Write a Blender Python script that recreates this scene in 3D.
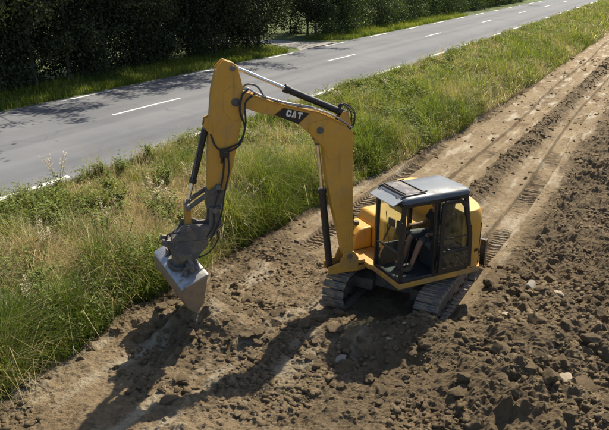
import bpy, math, random
import numpy as np
from mathutils import Vector, Matrix

# ------------------------------------------------------------------ scene, camera, light
for o in list(bpy.data.objects): bpy.data.objects.remove(o)
scene = bpy.context.scene
COL = scene.collection
R = math.radians
random.seed(7); rng = np.random.default_rng(7)

PITCH, YAW, CAMZ = 20.95, 29.42, 6.3
cam_data = bpy.data.cameras.new('camera'); cam = bpy.data.objects.new('camera', cam_data); COL.objects.link(cam)
cam.location = (0, 0, CAMZ)
cam.rotation_euler = (R(90 - PITCH), 0, R(YAW))
cam_data.sensor_width = 36; cam_data.lens = 640 / 609 * 36
cam_data.clip_start = 0.1; cam_data.clip_end = 3000
scene.camera = cam

SUN_EL, SUN_AZ = 50, 91          # degrees; azimuth counted from +X towards +Y
world = bpy.data.worlds.new('World'); scene.world = world; world.use_nodes = True
wn = world.node_tree.nodes; wl = world.node_tree.links
sky = wn.new('ShaderNodeTexSky'); sky.sky_type = 'NISHITA'; sky.sun_disc = False
sky.sun_elevation = R(SUN_EL); sky.sun_rotation = R(90 - SUN_AZ); sky.dust_density = 1.5
wl.new(sky.outputs[0], wn['Background'].inputs[0]); wn['Background'].inputs[1].default_value = 0.085
sun_d = bpy.data.lights.new('sun', 'SUN'); sun = bpy.data.objects.new('sun', sun_d); COL.objects.link(sun)
sun_d.energy = 5.0; sun_d.angle = R(0.6); sun_d.color = (1.0, 0.90, 0.72)
sdir = Vector((math.cos(R(SUN_EL)) * math.cos(R(SUN_AZ)), math.cos(R(SUN_EL)) * math.sin(R(SUN_AZ)), math.sin(R(SUN_EL))))
sun.rotation_euler = (-sdir).to_track_quat('-Z', 'Y').to_euler()
sun.location = (0, 0, 40)
vs = scene.view_settings; vs.view_transform = 'Standard'; vs.look = 'None'; vs.gamma = 1; vs.exposure = 0.78
vs.use_curve_mapping = False

# ------------------------------------------------------------------ numpy noise
def _hash(ix, iy, seed):
    h = (ix.astype(np.int64) * 374761393 + iy.astype(np.int64) * 668265263 + seed * 1274126177) & 0xFFFFFFFF
    h = ((h ^ (h >> 13)) * 1274126177) & 0xFFFFFFFF
    h = h ^ (h >> 16)
    return (h & 0xFFFFFF) / float(0xFFFFFF)
def vnoise(x, y, seed=0):
    x = np.asarray(x, float); y = np.asarray(y, float)
    x0 = np.floor(x); y0 = np.floor(y); fx = x - x0; fy = y - y0
    fx = fx * fx * (3 - 2 * fx); fy = fy * fy * (3 - 2 * fy)
    a = _hash(x0, y0, seed); b = _hash(x0 + 1, y0, seed); c = _hash(x0, y0 + 1, seed); d = _hash(x0 + 1, y0 + 1, seed)
    return (a + (b - a) * fx) * (1 - fy) + (c + (d - c) * fx) * fy
def fbm(x, y, oct=4, seed=0, gain=0.5):
    s = 0; amp = 1; tot = 0
    for i in range(oct):
        s = s + amp * vnoise(x * 2 ** i + 17.3 * i, y * 2 ** i - 9.1 * i, seed + i); tot += amp; amp *= gain
    return s / tot - 0.5
def lumps(x, y, scale, seed):
    """packed rounded lumps of random height (cell noise), 0..1"""
    x = np.asarray(x, float) / scale; y = np.asarray(y, float) / scale
    x = x + 0.35 * (vnoise(x * 1.7, y * 1.7, seed + 90) - .5); y = y + 0.35 * (vnoise(x * 1.7, y * 1.7, seed + 91) - .5)
    x0 = np.floor(x); y0 = np.floor(y); out = np.zeros_like(x)
    for i in (-1, 0, 1):
        for j in (-1, 0, 1):
            cx = x0 + i; cy = y0 + j; a = _hash(cx, cy, seed); b = _hash(cx, cy, seed + 1); c = _hash(cx, cy, seed + 2); e = _hash(cx, cy, seed + 3) * 6.28
            u = x - cx - a; v = y - cy - b; st = 0.75 + 0.6 * c
            p = (u * np.cos(e) + v * np.sin(e)) * st; q = (-u * np.sin(e) + v * np.cos(e)) / st
            r1 = np.maximum(np.abs(p) + .35 * np.abs(q), np.abs(q) + .25 * np.abs(p)) / (0.34 + 0.34 * c)
            tilt = 1 + 2.2 * (p * (a - .5) + q * (b - .5))
            out = np.maximum(out, (0.2 + 0.8 * c * c) * np.clip(np.minimum(1.9 * (1 - r1), 0.72 * tilt), 0, None))
    return out
def smooth(a, b, x):
    t = np.clip((np.asarray(x, float) - a) / (b - a), 0, 1); return t * t * (3 - 2 * t)

# ------------------------------------------------------------------ materials
def node_mat(name):
    m = bpy.data.materials.new(name); m.use_nodes = True
    nt = m.node_tree; b = nt.nodes['Principled BSDF']
    return m, nt, b
def N(nt, kind, **kw):
    n = nt.nodes.new(kind)
    for k, v in kw.items():
        if k in n.inputs: n.inputs[k].default_value = v
        else: setattr(n, k, v)
    return n
def ramp(nt, fac, stops):
    r = nt.nodes.new('ShaderNodeValToRGB'); e = r.color_ramp.elements
    e[0].position, e[0].color = stops[0][0], (*stops[0][1], 1)
    e[1].position, e[1].color = stops[-1][0], (*stops[-1][1], 1)
    for p, c in stops[1:-1]:
        q = e.new(p); q.color = (*c, 1)
    nt.links.new(fac, r.inputs[0]); return r.outputs[0]
def mixc(nt, fac, a, b, mode='MIX'):
    n = nt.nodes.new('ShaderNodeMix'); n.data_type = 'RGBA'; n.blend_type = mode
    for sock, v in ((n.inputs[0], fac), (n.inputs[6], a), (n.inputs[7], b)):
        if hasattr(v, 'is_linked'): nt.links.new(v, sock)
        elif isinstance(v, (int, float)): sock.default_value = v
        else: sock.default_value = (*v, 1)
    return n.outputs[2]
def noise(nt, scale, detail=4, rough=0.55, coord='Object', stretch=None):
    tc = nt.nodes.new('ShaderNodeTexCoord'); src = tc.outputs[coord]
    if stretch:
        mp = nt.nodes.new('ShaderNodeMapping'); mp.inputs['Scale'].default_value = stretch
        nt.links.new(src, mp.inputs[0]); src = mp.outputs[0]
    n = nt.nodes.new('ShaderNodeTexNoise'); n.inputs['Scale'].default_value = scale
    n.inputs['Detail'].default_value = detail; n.inputs['Roughness'].default_value = rough
    nt.links.new(src, n.inputs['Vector']); return n.outputs[0]
def bump(nt, b, h, strength=0.3, dist=0.02):
    n = nt.nodes.new('ShaderNodeBump'); n.inputs['Strength'].default_value = strength; n.inputs['Distance'].default_value = dist
    nt.links.new(h, n.inputs['Height']); nt.links.new(n.outputs[0], b.inputs['Normal'])

def painted(name, base, dirt=(0.20, 0.15, 0.10), dirt_lo=0.52, dirt_hi=0.75, rough=0.42, metal=0.0, scale=5, cake=0.0):
    m, nt, b = node_mat(name)
    f = ramp(nt, noise(nt, scale, 8, 0.65), [(dirt_lo, (0, 0, 0)), (dirt_hi, (1, 1, 1))])
    tone = ramp(nt, noise(nt, scale * 0.4, 3), [(0.3, tuple(0.82 * v for v in base)), (0.7, base)])
    c = mixc(nt, f, tone, dirt)
    st_ = ramp(nt, noise(nt, 9, 5, 0.6, 'Object', (1.6, 1.6, 0.22)), [(0.56, (0, 0, 0)), (0.74, (0.55,) * 3)])
    c = mixc(nt, st_, c, tuple(.55 * v for v in dirt))
    scr = ramp(nt, noise(nt, 38, 3, 0.5, 'Object', (0.25, 1.0, 1.4)), [(0.66, (0, 0, 0)), (0.70, (0.6,) * 3)])
    c = mixc(nt, scr, c, tuple(min(1, 1.25 * v + .04) for v in dirt))
    nt.links.new(c, b.inputs['Base Color'])
    r = ramp(nt, f, [(0, (rough,) * 3), (1, (0.9,) * 3)]); nt.links.new(r, b.inputs['Roughness'])
    b.inputs['Metallic'].default_value = metal
    if cake: bump(nt, b, noise(nt, 16, 8, 0.7), cake, 0.05)
    else: bump(nt, b, noise(nt, 60, 4), 0.06, 0.01)
    return m
M = {}
M['yellow'] = painted('yellow_paint', (0.62, 0.33, 0.045), dirt=(0.36, 0.24, 0.11), dirt_lo=0.48, dirt_hi=0.85, rough=0.45, scale=3.5)
M['yellow_lo'] = painted('dusty_yellow_paint', (0.52, 0.28, 0.04), dirt=(0.24, 0.17, 0.10), dirt_lo=0.42, dirt_hi=0.7, rough=0.55, scale=4)
M['black'] = painted('black_paint', (0.018, 0.019, 0.022), dirt=(0.10, 0.085, 0.065), dirt_lo=0.56, dirt_hi=0.85, rough=0.4)
M['black_clean'] = painted('black_decal', (0.012, 0.012, 0.014), dirt=(0.06, 0.05, 0.04), dirt_lo=0.7, dirt_hi=0.95, rough=0.4)
M['roof'] = painted('grey_roof_paint', (0.075, 0.098, 0.135), dirt=(0.16, 0.165, 0.17), dirt_lo=0.52, dirt_hi=0.9, rough=0.5, scale=3)
M['hatch'] = painted('tinted_hatch', (0.12, 0.105, 0.095), dirt=(0.25, 0.22, 0.19), dirt_lo=0.5, dirt_hi=0.8, rough=0.3)
M['rubber'] = painted('hose_rubber', (0.02, 0.02, 0.022), dirt=(0.12, 0.10, 0.075), dirt_lo=0.55, dirt_hi=0.85, rough=0.55)
M['steel'] = painted('worn_steel', (0.16, 0.16, 0.165), dirt=(0.21, 0.165, 0.115), dirt_lo=0.44, dirt_hi=0.62, rough=0.5, metal=0.3, scale=6, cake=0.35)
M['worn'] = painted('worn_bright_steel', (0.50, 0.50, 0.50), dirt=(0.30, 0.24, 0.17), dirt_lo=0.5, dirt_hi=0.72, rough=0.35, metal=0.7, scale=8)
M['pipe'] = painted('bright_pipe', (0.46, 0.45, 0.43), dirt=(0.30, 0.24, 0.17), rough=0.35, metal=0.6)
M['bucket'] = painted('soil_caked_steel', (0.30, 0.24, 0.18), dirt=(0.38, 0.28, 0.17), dirt_lo=0.35, dirt_hi=0.60, rough=0.6, metal=0.2, scale=5, cake=0.7)
M['coupler'] = painted('dark_coupler_paint', (0.085, 0.09, 0.092), dirt=(0.20, 0.165, 0.12), dirt_lo=0.44, dirt_hi=0.66, rough=0.55, scale=6, cake=0.45)
M['track'] = painted('muddy_track_steel', (0.13, 0.13, 0.135), dirt=(0.32, 0.255, 0.175), dirt_lo=0.38, dirt_hi=0.56, rough=0.7, metal=0.1, scale=7, cake=0.5)
M['frame_dark'] = painted('undercarriage_paint', (0.05, 0.048, 0.045), dirt=(0.17, 0.13, 0.09), dirt_lo=0.40, dirt_hi=0.70, rough=0.7)
M['interior'] = painted('cab_plastic', (0.045, 0.048, 0.055), dirt=(0.10, 0.09, 0.075), dirt_lo=0.6, dirt_hi=0.9, rough=0.55)
M['fabric'] = painted('seat_fabric', (0.03, 0.03, 0.034), dirt=(0.06, 0.055, 0.05), rough=0.85)
M['white'] = painted('white_print', (0.78, 0.77, 0.74), dirt=(0.45, 0.40, 0.33), dirt_lo=0.62, dirt_hi=0.95, rough=0.5)
M['logo_yellow'] = painted('logo_yellow', (0.70, 0.40, 0.03), rough=0.5)
M['visor'] = painted('pale_visor', (0.30, 0.33, 0.37), dirt=(0.35, 0.32, 0.27), dirt_lo=0.55, dirt_hi=0.9, rough=0.35)
M['hazard'] = painted('orange_plastic', (0.65, 0.12, 0.02), rough=0.4)
m, nt, b = node_mat('chrome_rod'); b.inputs['Base Color'].default_value = (0.75, 0.75, 0.76, 1); b.inputs['Metallic'].default_value = 1; b.inputs['Roughness'].default_value = 0.22; M['chrome'] = m
def glass(name, tint, refl):
    m = bpy.data.materials.new(name); m.use_nodes = True; nt = m.node_tree
    nt.nodes.remove(nt.nodes['Principled BSDF'])
    t = N(nt, 'ShaderNodeBsdfTransparent'); t.inputs[0].default_value = (*tint, 1)
    g = N(nt, 'ShaderNodeBsdfGlossy'); g.inputs['Roughness'].default_value = 0.04
    d = N(nt, 'ShaderNodeBsdfDiffuse'); d.inputs[0].default_value = (0.35, 0.34, 0.31, 1)
    fr = N(nt, 'ShaderNodeFresnel', IOR=1.5); gm = N(nt, 'ShaderNodeNewGeometry'); io = N(nt, 'ShaderNodeMath'); io.operation = 'MULTIPLY_ADD'
    nt.links.new(gm.outputs['Backfacing'], io.inputs[0]); io.inputs[1].default_value = 1 / 1.5 - 1.5; io.inputs[2].default_value = 1.5; nt.links.new(io.outputs[0], fr.inputs[0])
    mx = N(nt, 'ShaderNodeMixShader'); nt.links.new(fr.outputs[0], mx.inputs[0]); nt.links.new(t.outputs[0], mx.inputs[1]); nt.links.new(g.outputs[0], mx.inputs[2])
    dust = ramp(nt, noise(nt, 2, 3), [(0.4, (0.01,) * 3), (0.8, (refl,) * 3)])
    m2 = N(nt, 'ShaderNodeMixShader'); nt.links.new(dust, m2.inputs[0]); nt.links.new(mx.outputs[0], m2.inputs[1]); nt.links.new(d.outputs[0], m2.inputs[2])
    nt.links.new(m2.outputs[0], nt.nodes['Material Output'].inputs[0])
    return m
M['glass'] = glass('cab_glass', (0.88, 0.925, 0.90), 0.035)

# soil: pale dry crust, mid brown, darker moist soil; relief from bump
def soil(name, fine=1.0, pale=0.5, dark=1.0, turned=False):
    m, nt, b = node_mat(name)
    big = noise(nt, 0.55, 5, 0.6, 'Object'); mid = noise(nt, 6.0, 9, 0.75); fin = noise(nt, 34, 7, 0.75)
    c = ramp(nt, mid, [(0.25, (0.150 * dark, 0.105 * dark, 0.058 * dark)), (0.48, (0.285 * dark, 0.211 * dark, 0.125 * dark)), (0.62, (0.385 * dark, 0.294 * dark, 0.180 * dark)), (0.78, (0.51 * dark, 0.405 * dark, 0.26 * dark))])
    c = mixc(nt, 0.35, c, ramp(nt, fin, [(0.3, (0.11, 0.078, 0.043)), (0.7, (0.50, 0.395, 0.25))]))
    pf = ramp(nt, noise(nt, 1.6, 7, 0.62), [(0.60, (0, 0, 0)), (0.72, (pale, pale, pale))])
    c = mixc(nt, pf, c, (0.46, 0.37, 0.245))
    df = ramp(nt, big, [(0.40, (0.45,) * 3), (0.58, (0, 0, 0))])
    c = mixc(nt, df, c, (0.150, 0.104, 0.058))
    if turned:      # freshly turned soil is moist and darker than the dry rolled strips
        at = N(nt, 'ShaderNodeAttribute'); at.attribute_name = 'turned'
        mm = nt.nodes.new('ShaderNodeMath'); mm.operation = 'MULTIPLY_ADD'; nt.links.new(noise(nt, 2.2, 6, 0.65), mm.inputs[0]); mm.inputs[1].default_value = 1.3
        nt.links.new(at.outputs['Fac'], mm.inputs[2])
        c = mixc(nt, ramp(nt, mm.outputs[0], [(0.95, (0, 0, 0)), (1.75, (0.60,) * 3)]), c, (0.140, 0.102, 0.060))
        dr_ = ramp(nt, mm.outputs[0], [(0.45, (0.75,) * 3), (0.75, (0, 0, 0))])
        c = mixc(nt, dr_, c, mixc(nt, fin, (0.27, 0.205, 0.125), (0.45, 0.365, 0.245)))
        # pale smeared clay along the strips, smoother than the crumbs
        sm = ramp(nt, noise(nt, 1.5, 5, 0.6, 'Object', (1.5, 0.30, 1)), [(0.53, (0, 0, 0)), (0.66, (0.85,) * 3)])
        sm2 = mixc(nt, 1.0, sm, ramp(nt, at.outputs['Fac'], [(0.25, (1, 1, 1)), (0.6, (0, 0, 0))]), 'MULTIPLY')
        c = mixc(nt, sm2, c, (0.50, 0.425, 0.305)); nt.links.new(ramp(nt, sm2, [(0, (0.95,) * 3), (1, (0.30,) * 3)]), b.inputs['Roughness'])
    nt.links.new(c, b.inputs['Base Color']); b.inputs['Roughness'].default_value = 0.95
    b.inputs['Specular IOR Level'].default_value = 0.2
    ad = nt.nodes.new('ShaderNodeMath'); ad.operation = 'ADD'; nt.links.new(mid, ad.inputs[0]); nt.links.new(fin, ad.inputs[1])
    bump(nt, b, ad.outputs[0], 1.0 * fine, 0.06)
    return m
M['soil'] = soil('field_soil', turned=True)
M['clod'] = soil('clod_soil', 1.0, 0.25, 0.92)
def stone_mat(name, lo, hi):
    m, nt, b = node_mat(name)
    nt.links.new(ramp(nt, noise(nt, 9, 7, 0.65), [(0.3, lo), (0.7, hi)]), b.inputs['Base Color']); b.inputs['Roughness'].default_value = 0.85
    bump(nt, b, noise(nt, 25, 6), 0.4, 0.02); return m
M['stone'] = stone_mat('pale_stone', (0.20, 0.16, 0.11), (0.42, 0.35, 0.25))
M['stone_grey'] = stone_mat('grey_stone', (0.16, 0.145, 0.125), (0.32, 0.29, 0.24))
m, nt, b = node_mat('verge_soil')
c = ramp(nt, noise(nt, 3.0, 7, 0.65), [(0.3, (0.045, 0.055, 0.020)), (0.5, (0.085, 0.090, 0.036)), (0.7, (0.17, 0.145, 0.075))])
nt.links.new(c, b.inputs['Base Color']); b.inputs['Roughness'].default_value = 1; bump(nt, b, noise(nt, 20, 5), 0.6, 0.05); M['verge'] = m
m, nt, b = node_mat('meadow_turf')
c = ramp(nt, noise(nt, 0.6, 8, 0.65), [(0.3, (0.05, 0.075, 0.018)), (0.52, (0.085, 0.115, 0.028)), (0.72, (0.16, 0.165, 0.055))])
nt.links.new(c, b.inputs['Base Color']); b.inputs['Roughness'].default_value = 1; bump(nt, b, noise(nt, 12, 6), 0.8, 0.1); M['meadow'] = m
# asphalt: fine aggregate, wheel-worn lengthways streaks, patches
m, nt, b = node_mat('asphalt')
ag = noise(nt, 90, 4, 0.7); st = noise(nt, 1.0, 6, 0.6, 'Object', (1.4, 0.03, 1)); pt = noise(nt, 0.35, 5, 0.6)
c = ramp(nt, ag, [(0.25, (0.070, 0.076, 0.090)), (0.75, (0.150, 0.158, 0.178))])
c = mixc(nt, 0.62, c, ramp(nt, st, [(0.30, (0.080, 0.087, 0.102)), (0.70, (0.158, 0.165, 0.182))]))
wp = noise(nt, 0.9, 3, 0.6, 'Object', (1.0, 0.006, 1)); c = mixc(nt, 0.35, c, ramp(nt, wp, [(0.38, (0.085, 0.090, 0.102)), (0.62, (0.20, 0.205, 0.215))]))
c = mixc(nt, 0.30, c, ramp(nt, pt, [(0.35, (0.09, 0.096, 0.108)), (0.65, (0.185, 0.190, 0.20))]))
tcc = nt.nodes.new('ShaderNodeTexCoord'); vo = nt.nodes.new('ShaderNodeTexVoronoi'); vo.feature = 'DISTANCE_TO_EDGE'; vo.inputs['Scale'].default_value = 0.22
dsn = nt.nodes.new('ShaderNodeTexNoise'); dsn.inputs['Scale'].default_value = 1.2; dsn.inputs['Detail'].default_value = 6; nt.links.new(tcc.outputs['Object'], dsn.inputs['Vector'])
va = nt.nodes.new('ShaderNodeMixRGB'); va.blend_type = 'ADD'; va.inputs[0].default_value = 1.6; nt.links.new(tcc.outputs['Object'], va.inputs[1]); nt.links.new(dsn.outputs['Color'], va.inputs[2]); nt.links.new(va.outputs[0], vo.inputs['Vector'])
ck = mixc(nt, 1.0, ramp(nt, vo.outputs['Distance'], [(0.003, (0.32,) * 3), (0.010, (0, 0, 0))]), ramp(nt, pt, [(0.46, (0, 0, 0)), (0.56, (1, 1, 1))]), 'MULTIPLY')
c = mixc(nt, ck, c, (0.045, 0.047, 0.052))
nt.links.new(c, b.inputs['Base Color']); b.inputs['Roughness'].default_value = 0.85; b.inputs['Specular IOR Level'].default_value = 0.2
bump(nt, b, ag, 0.25, 0.006); M['asphalt'] = m
m, nt, b = node_mat('road_paint')
wf = ramp(nt, noise(nt, 14, 8, 0.75), [(0.46, (0, 0, 0)), (0.62, (0.75,) * 3)])
nt.links.new(mixc(nt, wf, (0.74, 0.74, 0.72), (0.24, 0.24, 0.25)), b.inputs['Base Color']); b.inputs['Roughness'].default_value = 0.6; M['roadpaint'] = m
m, nt, b = node_mat('gravel')
nt.links.new(ramp(nt, noise(nt, 14, 8, 0.7), [(0.3, (0.16, 0.15, 0.14)), (0.7, (0.34, 0.32, 0.29))]), b.inputs['Base Color']); b.inputs['Roughness'].default_value = 0.95
bump(nt, b, noise(nt, 40, 4), 0.5, 0.02); M['gravel'] = m
m, nt, b = node_mat('bark')
nt.links.new(ramp(nt, noise(nt, 6, 7, 0.65, 'Object', (1, 1, 0.15)), [(0.3, (0.035, 0.032, 0.028)), (0.7, (0.105, 0.094, 0.080))]), b.inputs['Base Color']); b.inputs['Roughness'].default_value = 0.95
bump(nt, b, noise(nt, 12, 6, 0.6, 'Object', (1, 1, 0.2)), 0.6, 0.03); M['bark'] = m

def leafy(name, stops, trans=0.38, tcol=None, gloss=0.04):
    """two-sided foliage; colour varies blade by blade through the random attribute 'tint'"""
    m = bpy.data.materials.new(name); m.use_nodes = True; nt = m.node_tree
    nt.nodes.remove(nt.nodes['Principled BSDF'])
    at = N(nt, 'ShaderNodeAttribute'); at.attribute_name = 'tint'
    c = ramp(nt, at.outputs['Fac'], stops)
    d = N(nt, 'ShaderNodeBsdfDiffuse'); t = N(nt, 'ShaderNodeBsdfTranslucent'); g = N(nt, 'ShaderNodeBsdfGlossy'); g.inputs['Roughness'].default_value = 0.45
    g.inputs[0].default_value = (0.9, 0.95, 0.85, 1)
    nt.links.new(c, d.inputs[0]); nt.links.new(mixc(nt, 1.0, c, (1.25, 1.2, 0.55) if tcol is None else tcol, 'MULTIPLY'), t.inputs[0])
    mx = N(nt, 'ShaderNodeMixShader'); mx.inputs[0].default_value = trans
    nt.links.new(d.outputs[0], mx.inputs[1]); nt.links.new(t.outputs[0], mx.inputs[2])
    m2 = N(nt, 'ShaderNodeMixShader'); m2.inputs[0].default_value = gloss
    nt.links.new(mx.outputs[0], m2.inputs[1]); nt.links.new(g.outputs[0], m2.inputs[2])
    nt.links.new(m2.outputs[0], nt.nodes['Material Output'].inputs[0]); return m
M['grass'] = leafy('green_grass_blades', [(0.0, (0.085, 0.128, 0.020)), (0.45, (0.165, 0.220, 0.038)), (0.8, (0.27, 0.30, 0.075)), (1.0, (0.36, 0.34, 0.13))], 0.48, None, 0.02)
M['straw'] = leafy('dry_straw_blades', [(0.0, (0.30, 0.225, 0.105)), (0.5, (0.52, 0.42, 0.21)), (1.0, (0.70, 0.60, 0.36))], 0.30, (1.05, 1.0, 0.8))
M['weed'] = leafy('weed_leaves', [(0.0, (0.055, 0.085, 0.022)), (0.5, (0.125, 0.17, 0.045)), (1.0, (0.24, 0.28, 0.09))], 0.42, None, 0.012)
M['leaf_dark'] = leafy('dark_tree_leaves', [(0.0, (0.024, 0.034, 0.020)), (0.5, (0.045, 0.060, 0.032)), (1.0, (0.080, 0.098, 0.045))], 0.16, None, 0.012)
M['leaf_mid'] = leafy('tree_leaves', [(0.0, (0.03, 0.05, 0.016)), (0.5, (0.055, 0.09, 0.024)), (1.0, (0.10, 0.14, 0.04))], 0.32)
M['seed'] = leafy('pale_seed_heads', [(0.0, (0.42, 0.36, 0.24)), (1.0, (0.62, 0.56, 0.42))], 0.3, (1, 1, 0.9))

# ------------------------------------------------------------------ mesh helpers
def link(o, parent=None):
    COL.objects.link(o)
    if parent is not None: o.parent = parent
    return o
def tag(o, label=None, cat=None, group=None, kind=None):
    if label: o['label'] = label
    if cat: o['category'] = cat
    if group: o['group'] = group
    if kind: o['kind'] = kind
    return o
def np_mesh(name, verts, faces_flat, sizes, tint=None, smooth_shade=False):
    """fast mesh from arrays; faces_flat = loop vertex indices, sizes = verts per face"""
    me = bpy.data.meshes.new(name)
    verts = np.asarray(verts, np.float32).reshape(-1, 3); fl = np.asarray(faces_flat, np.int32).ravel(); sz = np.asarray(sizes, np.int32).ravel()
    me.vertices.add(len(verts)); me.vertices.foreach_set('co', verts.ravel())
    me.loops.add(len(fl)); me.loops.foreach_set('vertex_index', fl)
    me.polygons.add(len(sz)); st = np.zeros(len(sz), np.int32); st[1:] = np.cumsum(sz)[:-1]
    me.polygons.foreach_set('loop_start', st); me.polygons.foreach_set('loop_total', sz)
    me.update(calc_edges=True)
    if tint is not None:
        a = me.attributes.new('tint', 'FLOAT', 'POINT'); a.data.foreach_set('value', np.asarray(tint, np.float32))
    if smooth_shade: me.shade_smooth()
    return me
def grid_mesh(name, X, Y, Z):
    ny, nx = Z.shape
    v = np.stack([X, Y, Z], -1).reshape(-1, 3)
    i = np.arange(ny * nx).reshape(ny, nx)
    f = np.stack([i[:-1, :-1], i[:-1, 1:], i[1:, 1:], i[1:, :-1]], -1).reshape(-1, 4)
    return np_mesh(name, v, f, np.full(len(f), 4), smooth_shade=True)

class MB:
    def __init__(s, mat=None): s.v = []; s.f = []; s.m = mat or Matrix()
    def add(s, vs, fs):
        n = len(s.v); s.v += [s.m @ Vector(v) for v in vs]; s.f += [tuple(i + n for i in f) for f in fs]; return s
    def box(s, lo, hi):
        x0, y0, z0 = lo; x1, y1, z1 = hi
        return s.add([(x0, y0, z0), (x1, y0, z0), (x1, y1, z0), (x0, y1, z0), (x0, y0, z1), (x1, y0, z1), (x1, y1, z1), (x0, y1, z1)],
                     [(0, 3, 2, 1), (4, 5, 6, 7), (0, 1, 5, 4), (1, 2, 6, 5), (2, 3, 7, 6), (3, 0, 4, 7)])
    def prism(s, poly, y0, y1, y0b=None):
        """polygon of (x, z) extruded along y"""
        n = len(poly); A = sum(poly[i][0] * poly[(i + 1) % n][1] - poly[(i + 1) % n][0] * poly[i][1] for i in range(n))
        if A < 0: poly = poly[::-1]
        vs = [(x, y0, z) for x, z in poly] + [(x, y1, z) for x, z in poly]
        fs = [tuple(range(n)), tuple(range(2 * n - 1, n - 1, -1))] + [(i, i + n, (i + 1) % n + n, (i + 1) % n) for i in range(n)]
        return s.add(vs, fs)
    def plan(s, poly, z0, z1):
        """polygon of (x, y) extruded along z"""
        n = len(poly); A = sum(poly[i][0] * poly[(i + 1) % n][1] - poly[(i + 1) % n][0] * poly[i][1] for i in range(n))
        if A < 0: poly = poly[::-1]
        vs = [(x, y, z0) for x, y in poly] + [(x, y, z1) for x, y in poly]
        fs = [tuple(range(n - 1, -1, -1)), tuple(range(n, 2 * n))] + [(i, (i + 1) % n, (i + 1) % n + n, i + n) for i in range(n)]
        return s.add(vs, fs)
    def tube(s, pts, rad, n=12, cap=True):
        pts = [Vector(p) for p in pts]; k = len(pts)
        rad = [rad] * k if isinstance(rad, (int, float)) else rad
        ref = None; vs = []; fs = []
        for i, p in enumerate(pts):
            t = (pts[min(i + 1, k - 1)] - pts[max(i - 1, 0)])
            t = t.normalized() if t.length > 1e-9 else Vector((0, 0, 1))
            if ref is None: ref = t.orthogonal().normalized()
            ref = (ref - t * ref.dot(t)); ref = ref.normalized() if ref.length > 1e-6 else t.orthogonal().normalized()
            bi = t.cross(ref)
            for j in range(n):
                a = 2 * math.pi * j / n; vs.append(p + (ref * math.cos(a) + bi * math.sin(a)) * rad[i])
        for i in range(k - 1):
            for j in range(n):
                fs.append((i * n + j, i * n + (j + 1) % n, (i + 1) * n + (j + 1) % n, (i + 1) * n + j))
        if cap: fs += [tuple(range(n - 1, -1, -1)), tuple(range((k - 1) * n, k * n))]
        return s.add(vs, fs)
    def bar(s, p, q, w, h, up=(0, 0, 1)):
        p = Vector(p); q = Vector(q); t = (q - p).normalized(); u = Vector(up); sd = t.cross(u)
        sd = sd.normalized() if sd.length > 1e-5 else t.orthogonal().normalized(); u = sd.cross(t)
        vs = [e + sd * a * w / 2 + u * b * h / 2 for e in (p, q) for a, b in ((-1, -1), (1, -1), (1, 1), (-1, 1))]
        return s.add(vs, [(3, 2, 1, 0), (4, 5, 6, 7), (0, 1, 5, 4), (1, 2, 6, 5), (2, 3, 7, 6), (3, 0, 4, 7)])
    def mesh(s, name, sharp=35):
        me = bpy.data.meshes.new(name); me.from_pydata([tuple(v) for v in s.v], [], s.f); me.update()
        import bmesh
        bm = bmesh.new(); bm.from_mesh(me); bmesh.ops.recalc_face_normals(bm, faces=bm.faces); bm.to_mesh(me); bm.free()
        me.shade_smooth(); me.set_sharp_from_angle(angle=R(sharp)); return me
    def build(s, name, mat, parent=None, bevel=0.0, label=None, seg=2):
        me = s.mesh(name); me.materials.append(mat); o = bpy.data.objects.new(name, me); link(o, parent)
        if bevel:
            md = o.modifiers.new('bevel', 'BEVEL'); md.width = bevel; md.segments = seg; md.limit_method = 'ANGLE'; md.angle_limit = R(30)
        if label: o['label'] = label
        return o
def spline(pts, n=8):
    pts = [Vector(p) for p in pts]; out = []
    P = [pts[0] * 2 - pts[1]] + pts + [pts[-1] * 2 - pts[-2]]
    for i in range(1, len(P) - 2):
        for j in range(n):
            t = j / n; a, b, c, d = P[i - 1], P[i], P[i + 1], P[i + 2]
            out.append(0.5 * ((2 * b) + (c - a) * t + (2 * a - 5 * b + 4 * c - d) * t * t + (3 * b - a - 3 * c + d) * t ** 3))
    return out + [pts[-1]]
def mesh_obj(name, me, mat, parent=None):
    if mat is not None and not me.materials: me.materials.append(mat)
    return link(bpy.data.objects.new(name, me), parent)

# ------------------------------------------------------------------ ground shape (metres; road runs along +Y)
ROAD_Z, ROAD_N, ROAD_F = 1.30, -12.80, -21.75        # near and far asphalt edges
_by = np.array([-60, 2, 5.5, 8.2, 9.2, 10.8, 14, 19.5, 24, 40, 67, 140, 400.])
_bx = np.array([-8.5, -8.45, -8.50, -8.85, -8.55, -8.65, -8.45, -8.10, -7.75, -7.35, -6.95, -6.8, -6.8])
def bank_x(y): return np.interp(y, _by, _bx) + 0.22 * fbm(np.asarray(y) * 0.9, np.asarray(y) * 0 + 3, 3, 5)
def verge_z(x, y):
    t = np.clip((bank_x(y) - x) / (bank_x(y) - ROAD_N), 0, 1)
    return 0.30 + (ROAD_Z - 0.02 - 0.30) * (0.75 * t + 0.25 * smooth(0, 1, t)) + 0.10 * fbm(x * 0.8, y * 0.8, 3, 11) * np.sin(np.pi * t)
def gauss(d, w): return np.exp(-(d / w) ** 2)
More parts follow.
